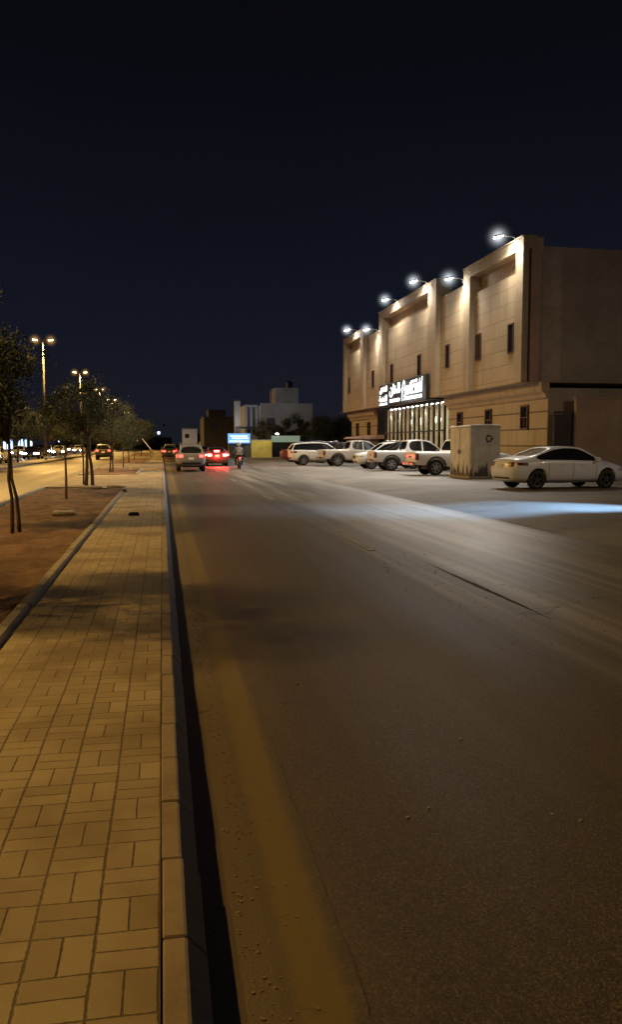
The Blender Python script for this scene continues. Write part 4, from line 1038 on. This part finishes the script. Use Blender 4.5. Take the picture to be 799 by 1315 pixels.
# ------------------------------------------------------------------ distant buildings on the right
b1 = thing('concrete_house', (15.7, 112, .14), 'grey concrete house with a flat roof and dark square windows past the parked cars', 'building')
g = MB(); g.box(-2.6, 4.5, -2, 10, 0, 6.7); g.box(-4.4, -2.6, 1, 10, 0, 6.9); part('wall', g, M['grey_build'], b1)
g = MB(); g.box(-.3, 2.9, 0, 6, 6.7, 9.2); g.box(-2.65, 4.55, -2.05, -1.9, 6.7, 7.0); part('roof', g, M['grey_build'], b1)
for x, z, w_ in ((-1.2,4.5,1.1),(1.1,4.5,.8),(2.8,4.35,.9)):
    g = MB(); g.box(x-w_/2-.08, x+w_/2+.08, -2.06, -2.0, z-.55, z+.6); f = part('window', g, M['pale_build'], b1)
    g = MB(); g.box(x-w_/2, x+w_/2, -2.09, -2.06, z-.48, z+.5); part('pane', g, M['void'], f)
for x in (-4.1,-3.4): 
    g = MB(); g.box(x, x+.4, .93, 1., 2.8, 6.6); part('window', g, M['void'], b1)
g = MB(); g.box(-5.9, -5.2, -.5, 1.2, 0, 7.3); part('stair_tower', g, M['pale_build'], b1)
g = MB(); g.box(-5.9, -3.0, -.6, -.5, 3.6, 3.9); g.box(-5.95,-5.15,-.6,.0,7.3,7.5); part('balcony', g, M['void'], b1)
g = MB(); g.lathe([(.5,9.2),(.5,10.1),(.1,10.3)], (1.9,2,0), n=14); part('water_tank', g, M['void'], b1)
g = MB(); g.tube([(-.9,0,6.7),(-.9,0,9.)], .05, 5); g.tube([(-1.2,0,8.7),(-.6,0,8.7)], .03, 5); part('antenna', g, M['dark_metal'], b1)
light('SPOT', 'tower_light', (9.6, 108.5, 4.2), 260, (.9,.95,1.), .1, (.12,.9,.6), 110, .8)
b2 = thing('brown_house', (9.6, 142, .14), 'low brown house left of the grey concrete house', 'building')
g = MB(); g.box(-2.5, 2.6, 0, 14, 0, 6.2); part('wall', g, M['brown_build'], b2); g = MB(); g.box(-1.6, 1.4, 2, 8, 6.2, 7.5); part('roof', g, M['brown_build'], b2)
g = MB(); g.box(-1.5, -.4, -.06, 0, 3.8, 5.); part('window', g, M['void'], b2)
b3 = thing('white_block', (6.6, 205, .14), 'small pale block in the distance above the silver SUV', 'building')
g = MB(); g.box(-1.6, 2., 0, 6, 0, 5.2); w = N('self_lit_render'); w.fin((.5,.5,.52), .9, Emission_Color=(.6,.68,.9,1), Emission_Strength=.055); part('wall', g, w.mat, b3)  # light on the wall put in as faint emission
g = MB(); g.box(-1.7, 2.1, -.1, 6.1, 5.2, 5.4); part('roof', g, M['pale_build'], b3); g = MB(); g.box(-1, 0, -.04, 0, 3, 4); part('window', g, M['void'], b3)
for i, (x, y, w_, h_, lab) in enumerate([(-3,260,12,3.6,'far dark building closing the end of the road'),(17,240,14,4.5,'distant dark building behind the white block on the right'),(-24,300,26,6,'far dark building beyond the end of the left road')]):
    b_ = thing('distant_building', (x, y, .1), lab, 'building'); g = MB(); g.box(-w_/2, w_/2, 0, 10, 0, h_); part('wall', g, M['brown_build'], b_)
    g = MB(); g.box(-w_/4, w_/4, 1, 8, h_, h_+1.6); part('roof', g, M['brown_build'], b_)
    for k in range(6):
        g = MB(); xx = -w_/2+1+k*(w_-2)/6; zz = 2.2 + 2.4*(k % 3); g.box(xx, xx+.7, -.06, 0, zz, zz+.8); part('window', g, M['lit_glass_w'] if k % 4 == 0 else M['void'], b_)
# roadside kiosks at the far end of the lot
k1 = thing('kiosk', (8.6, 93, .14), 'dark roadside kiosk under a bright pale blue light box', 'kiosk')
g = MB(); g.box(-1.0, 1.3, .3, 3.3, 0, 1.75); part('wall', g, M['brown_build'], k1); g = MB(); g.box(-.3, .6, .22, .3, 0, 1.5); part('door', g, M['void'], k1)
g = MB(); g.box(-1.25, 1.25, -.1, .2, 1.62, 2.72); part('light_box', g, M['sign_blue'], k1)
g = MB()
for z, a, b in ((2.42,-1.0,.9),(2.18,-.8,1.05)):
    x = a
    while x < b: L = rng.uniform(.1,.3); g.box(x, x+L, -.125, -.103, z-.07, z+.07); x += L+.06
g.box(-1.1,1.1,-.122,-.103,1.78,1.9); part('lettering', g, M['sign_pale'], k1)
g = MB(); g.box(-1.1, -1.0, -.05, .05, 0, 1.62); part('post', g, M['dark_metal'], k1)
light('POINT', 'kiosk_light', (8.6, 92.2, 2.1), 40, (.4,.65,1.), .4)
yw = thing('yellow_wall', (11.1, 93, .14), 'plain yellow painted wall lit beside the blue light box kiosk', 'wall')
g = MB(); g.box(-1.1, 1.25, 0, .25, 0, 1.95); M['yellow_wall'] = plain('yellow_wall_paint', (.5,.42,.1), .85, sc=1.5); part('wall', g, M['yellow_wall'], yw)
g = MB(); g.box(-1.15, 1.3, -.04, .29, 1.95, 2.02); part('coping', g, M['pale_build'], yw)
light('SPOT', 'wall_light', (11.2, 90.5, 3.4), 230, (1,.95,.7), .2, (0,.8,-.75), 100, .8)
k2 = thing('kiosk', (14.3, 95, .14), 'dark kiosk with a pale green lit canopy board past the yellow wall', 'kiosk')
g = MB(); g.box(-1.6, 2.4, .3, 4, 0, 2.3); part('wall', g, M['void'], k2)
g = MB(); g.box(-1.7, 1.6, -.2, .3, 1.75, 2.5); part('light_box', g, M['sign_green'], k2)
g = MB(); g.lathe([(.001,0),(.16,.02),(.16,.1),(.001,.12)], (-1.1,-.3,2.65), n=12); part('lamp', g, M['downlight'], k2)
for i, (x, y, s_) in enumerate([(13.6,100,1.35),(16.6,102,1.5),(20.,97,1.7),(22.5,104,1.9),(26,98,1.8)]):
    tree(x, y, 'dark tree crowded in front of the grey concrete house', i % 3, 1.4, 3.1, (0,0), ((0,0),), s_, .09, 'dark trees before the concrete house', rz=i)
# leaning barrier boom beside the left trees, its lit look put in as emission
bb = thing('barrier_arm', (-1.2, 92, .14), 'pale raised barrier arm slanting beside the left road trees', 'barrier')
g = MB(); g.box(-.15,.15,-.15,.15,0,1.0); part('housing', g, M['galv'], bb, bevel=.02)
g = MB(); g.tube([(0,-.1,.9),(-1.15,-.1,2.4)], .06, 6); M['boom'] = emit('self_lit_boom', (.9,.85,.7), .08, (.6,.6,.55)); part('arm', g, M['boom'], bb)

# ------------------------------------------------------------------ shops across the far-left pavement
for i, y in enumerate(range(40, 200, 13)):
    s_ = thing('shop', (-31, y, .13), 'far dark shop front with cool lit windows behind the verge trees', 'shop', 'shops beyond the opposite road'); h_ = 5.2 + (i*37 % 5)*.5
    g = MB(); g.box(-8, 0, 0, 12.4, 0, h_); part('wall', g, M['brown_build'], s_)
    g = MB(); g.box(-8.1, .12, -.05, 12.45, h_, h_+.25); part('roof', g, M['brown_build'], s_)
    for k in range(3):
        if (i*3+k) % 4 == 1: continue
        a = .8+k*3.9; g = MB(); g.box(.0, .05, a, a+2.4, .5, 2.6); part('window', g, M['lit_glass_w'] if (i+k) % 3 else M['lit_glass_b'], s_)
        if (i+k) % 2: g = MB(); g.box(.0, .12, a-.3, a+2.8, 3.0, 3.5); part('fascia_sign', g, M['lit_glass_b'] if k % 2 else M['brown_build'], s_)

# ------------------------------------------------------------------ cool beam raking over the lot from the right
light('SPOT', 'beam_light', (14.4, 16.9, 3.0), 15000, (.30,.58,1.), .08, (-4.9,1.75,-2.75), 40, 1.)
light('SPOT', 'side_fill_light', (25, 12, 9.5), 1700, (1,.8,.6), .2, (-.45,.7,-.6), 120, .9)  # unseen fill added to lift the side wall and sedan, no fitting
light('SPOT', 'house_fill_light', (13.5, 99, 8), 520, (.95,.95,1.), .2, (.12,1,-.25), 100, .9)  # added spot to brighten the grey house, no lamp known there
# faint bluish sun added as fill from behind, no moon in view
sl = bpy.data.lights.new('fill_sun', 'SUN'); sl.energy = .012; sl.angle = R(10); sl.color = (.7,.8,1.); so = bpy.data.objects.new('fill_sun', sl); COL.objects.link(so); so.rotation_euler = (R(40), 0, R(-20))

SC.view_settings.view_transform = 'Standard'; SC.view_settings.look = 'None'; SC.view_settings.exposure = 0
SC.render.engine = 'CYCLES'; SC.cycles.use_denoising = True; SC.cycles.max_bounces = 6; SC.cycles.sample_clamp_indirect = 4; SC.cycles.sample_clamp_direct = 0
SC.cycles.transparent_max_bounces = 32; SC.cycles.volume_step_rate = 2.; SC.cycles.volume_max_steps = 24; SC.cycles.caustics_reflective = False; SC.cycles.caustics_refractive = False
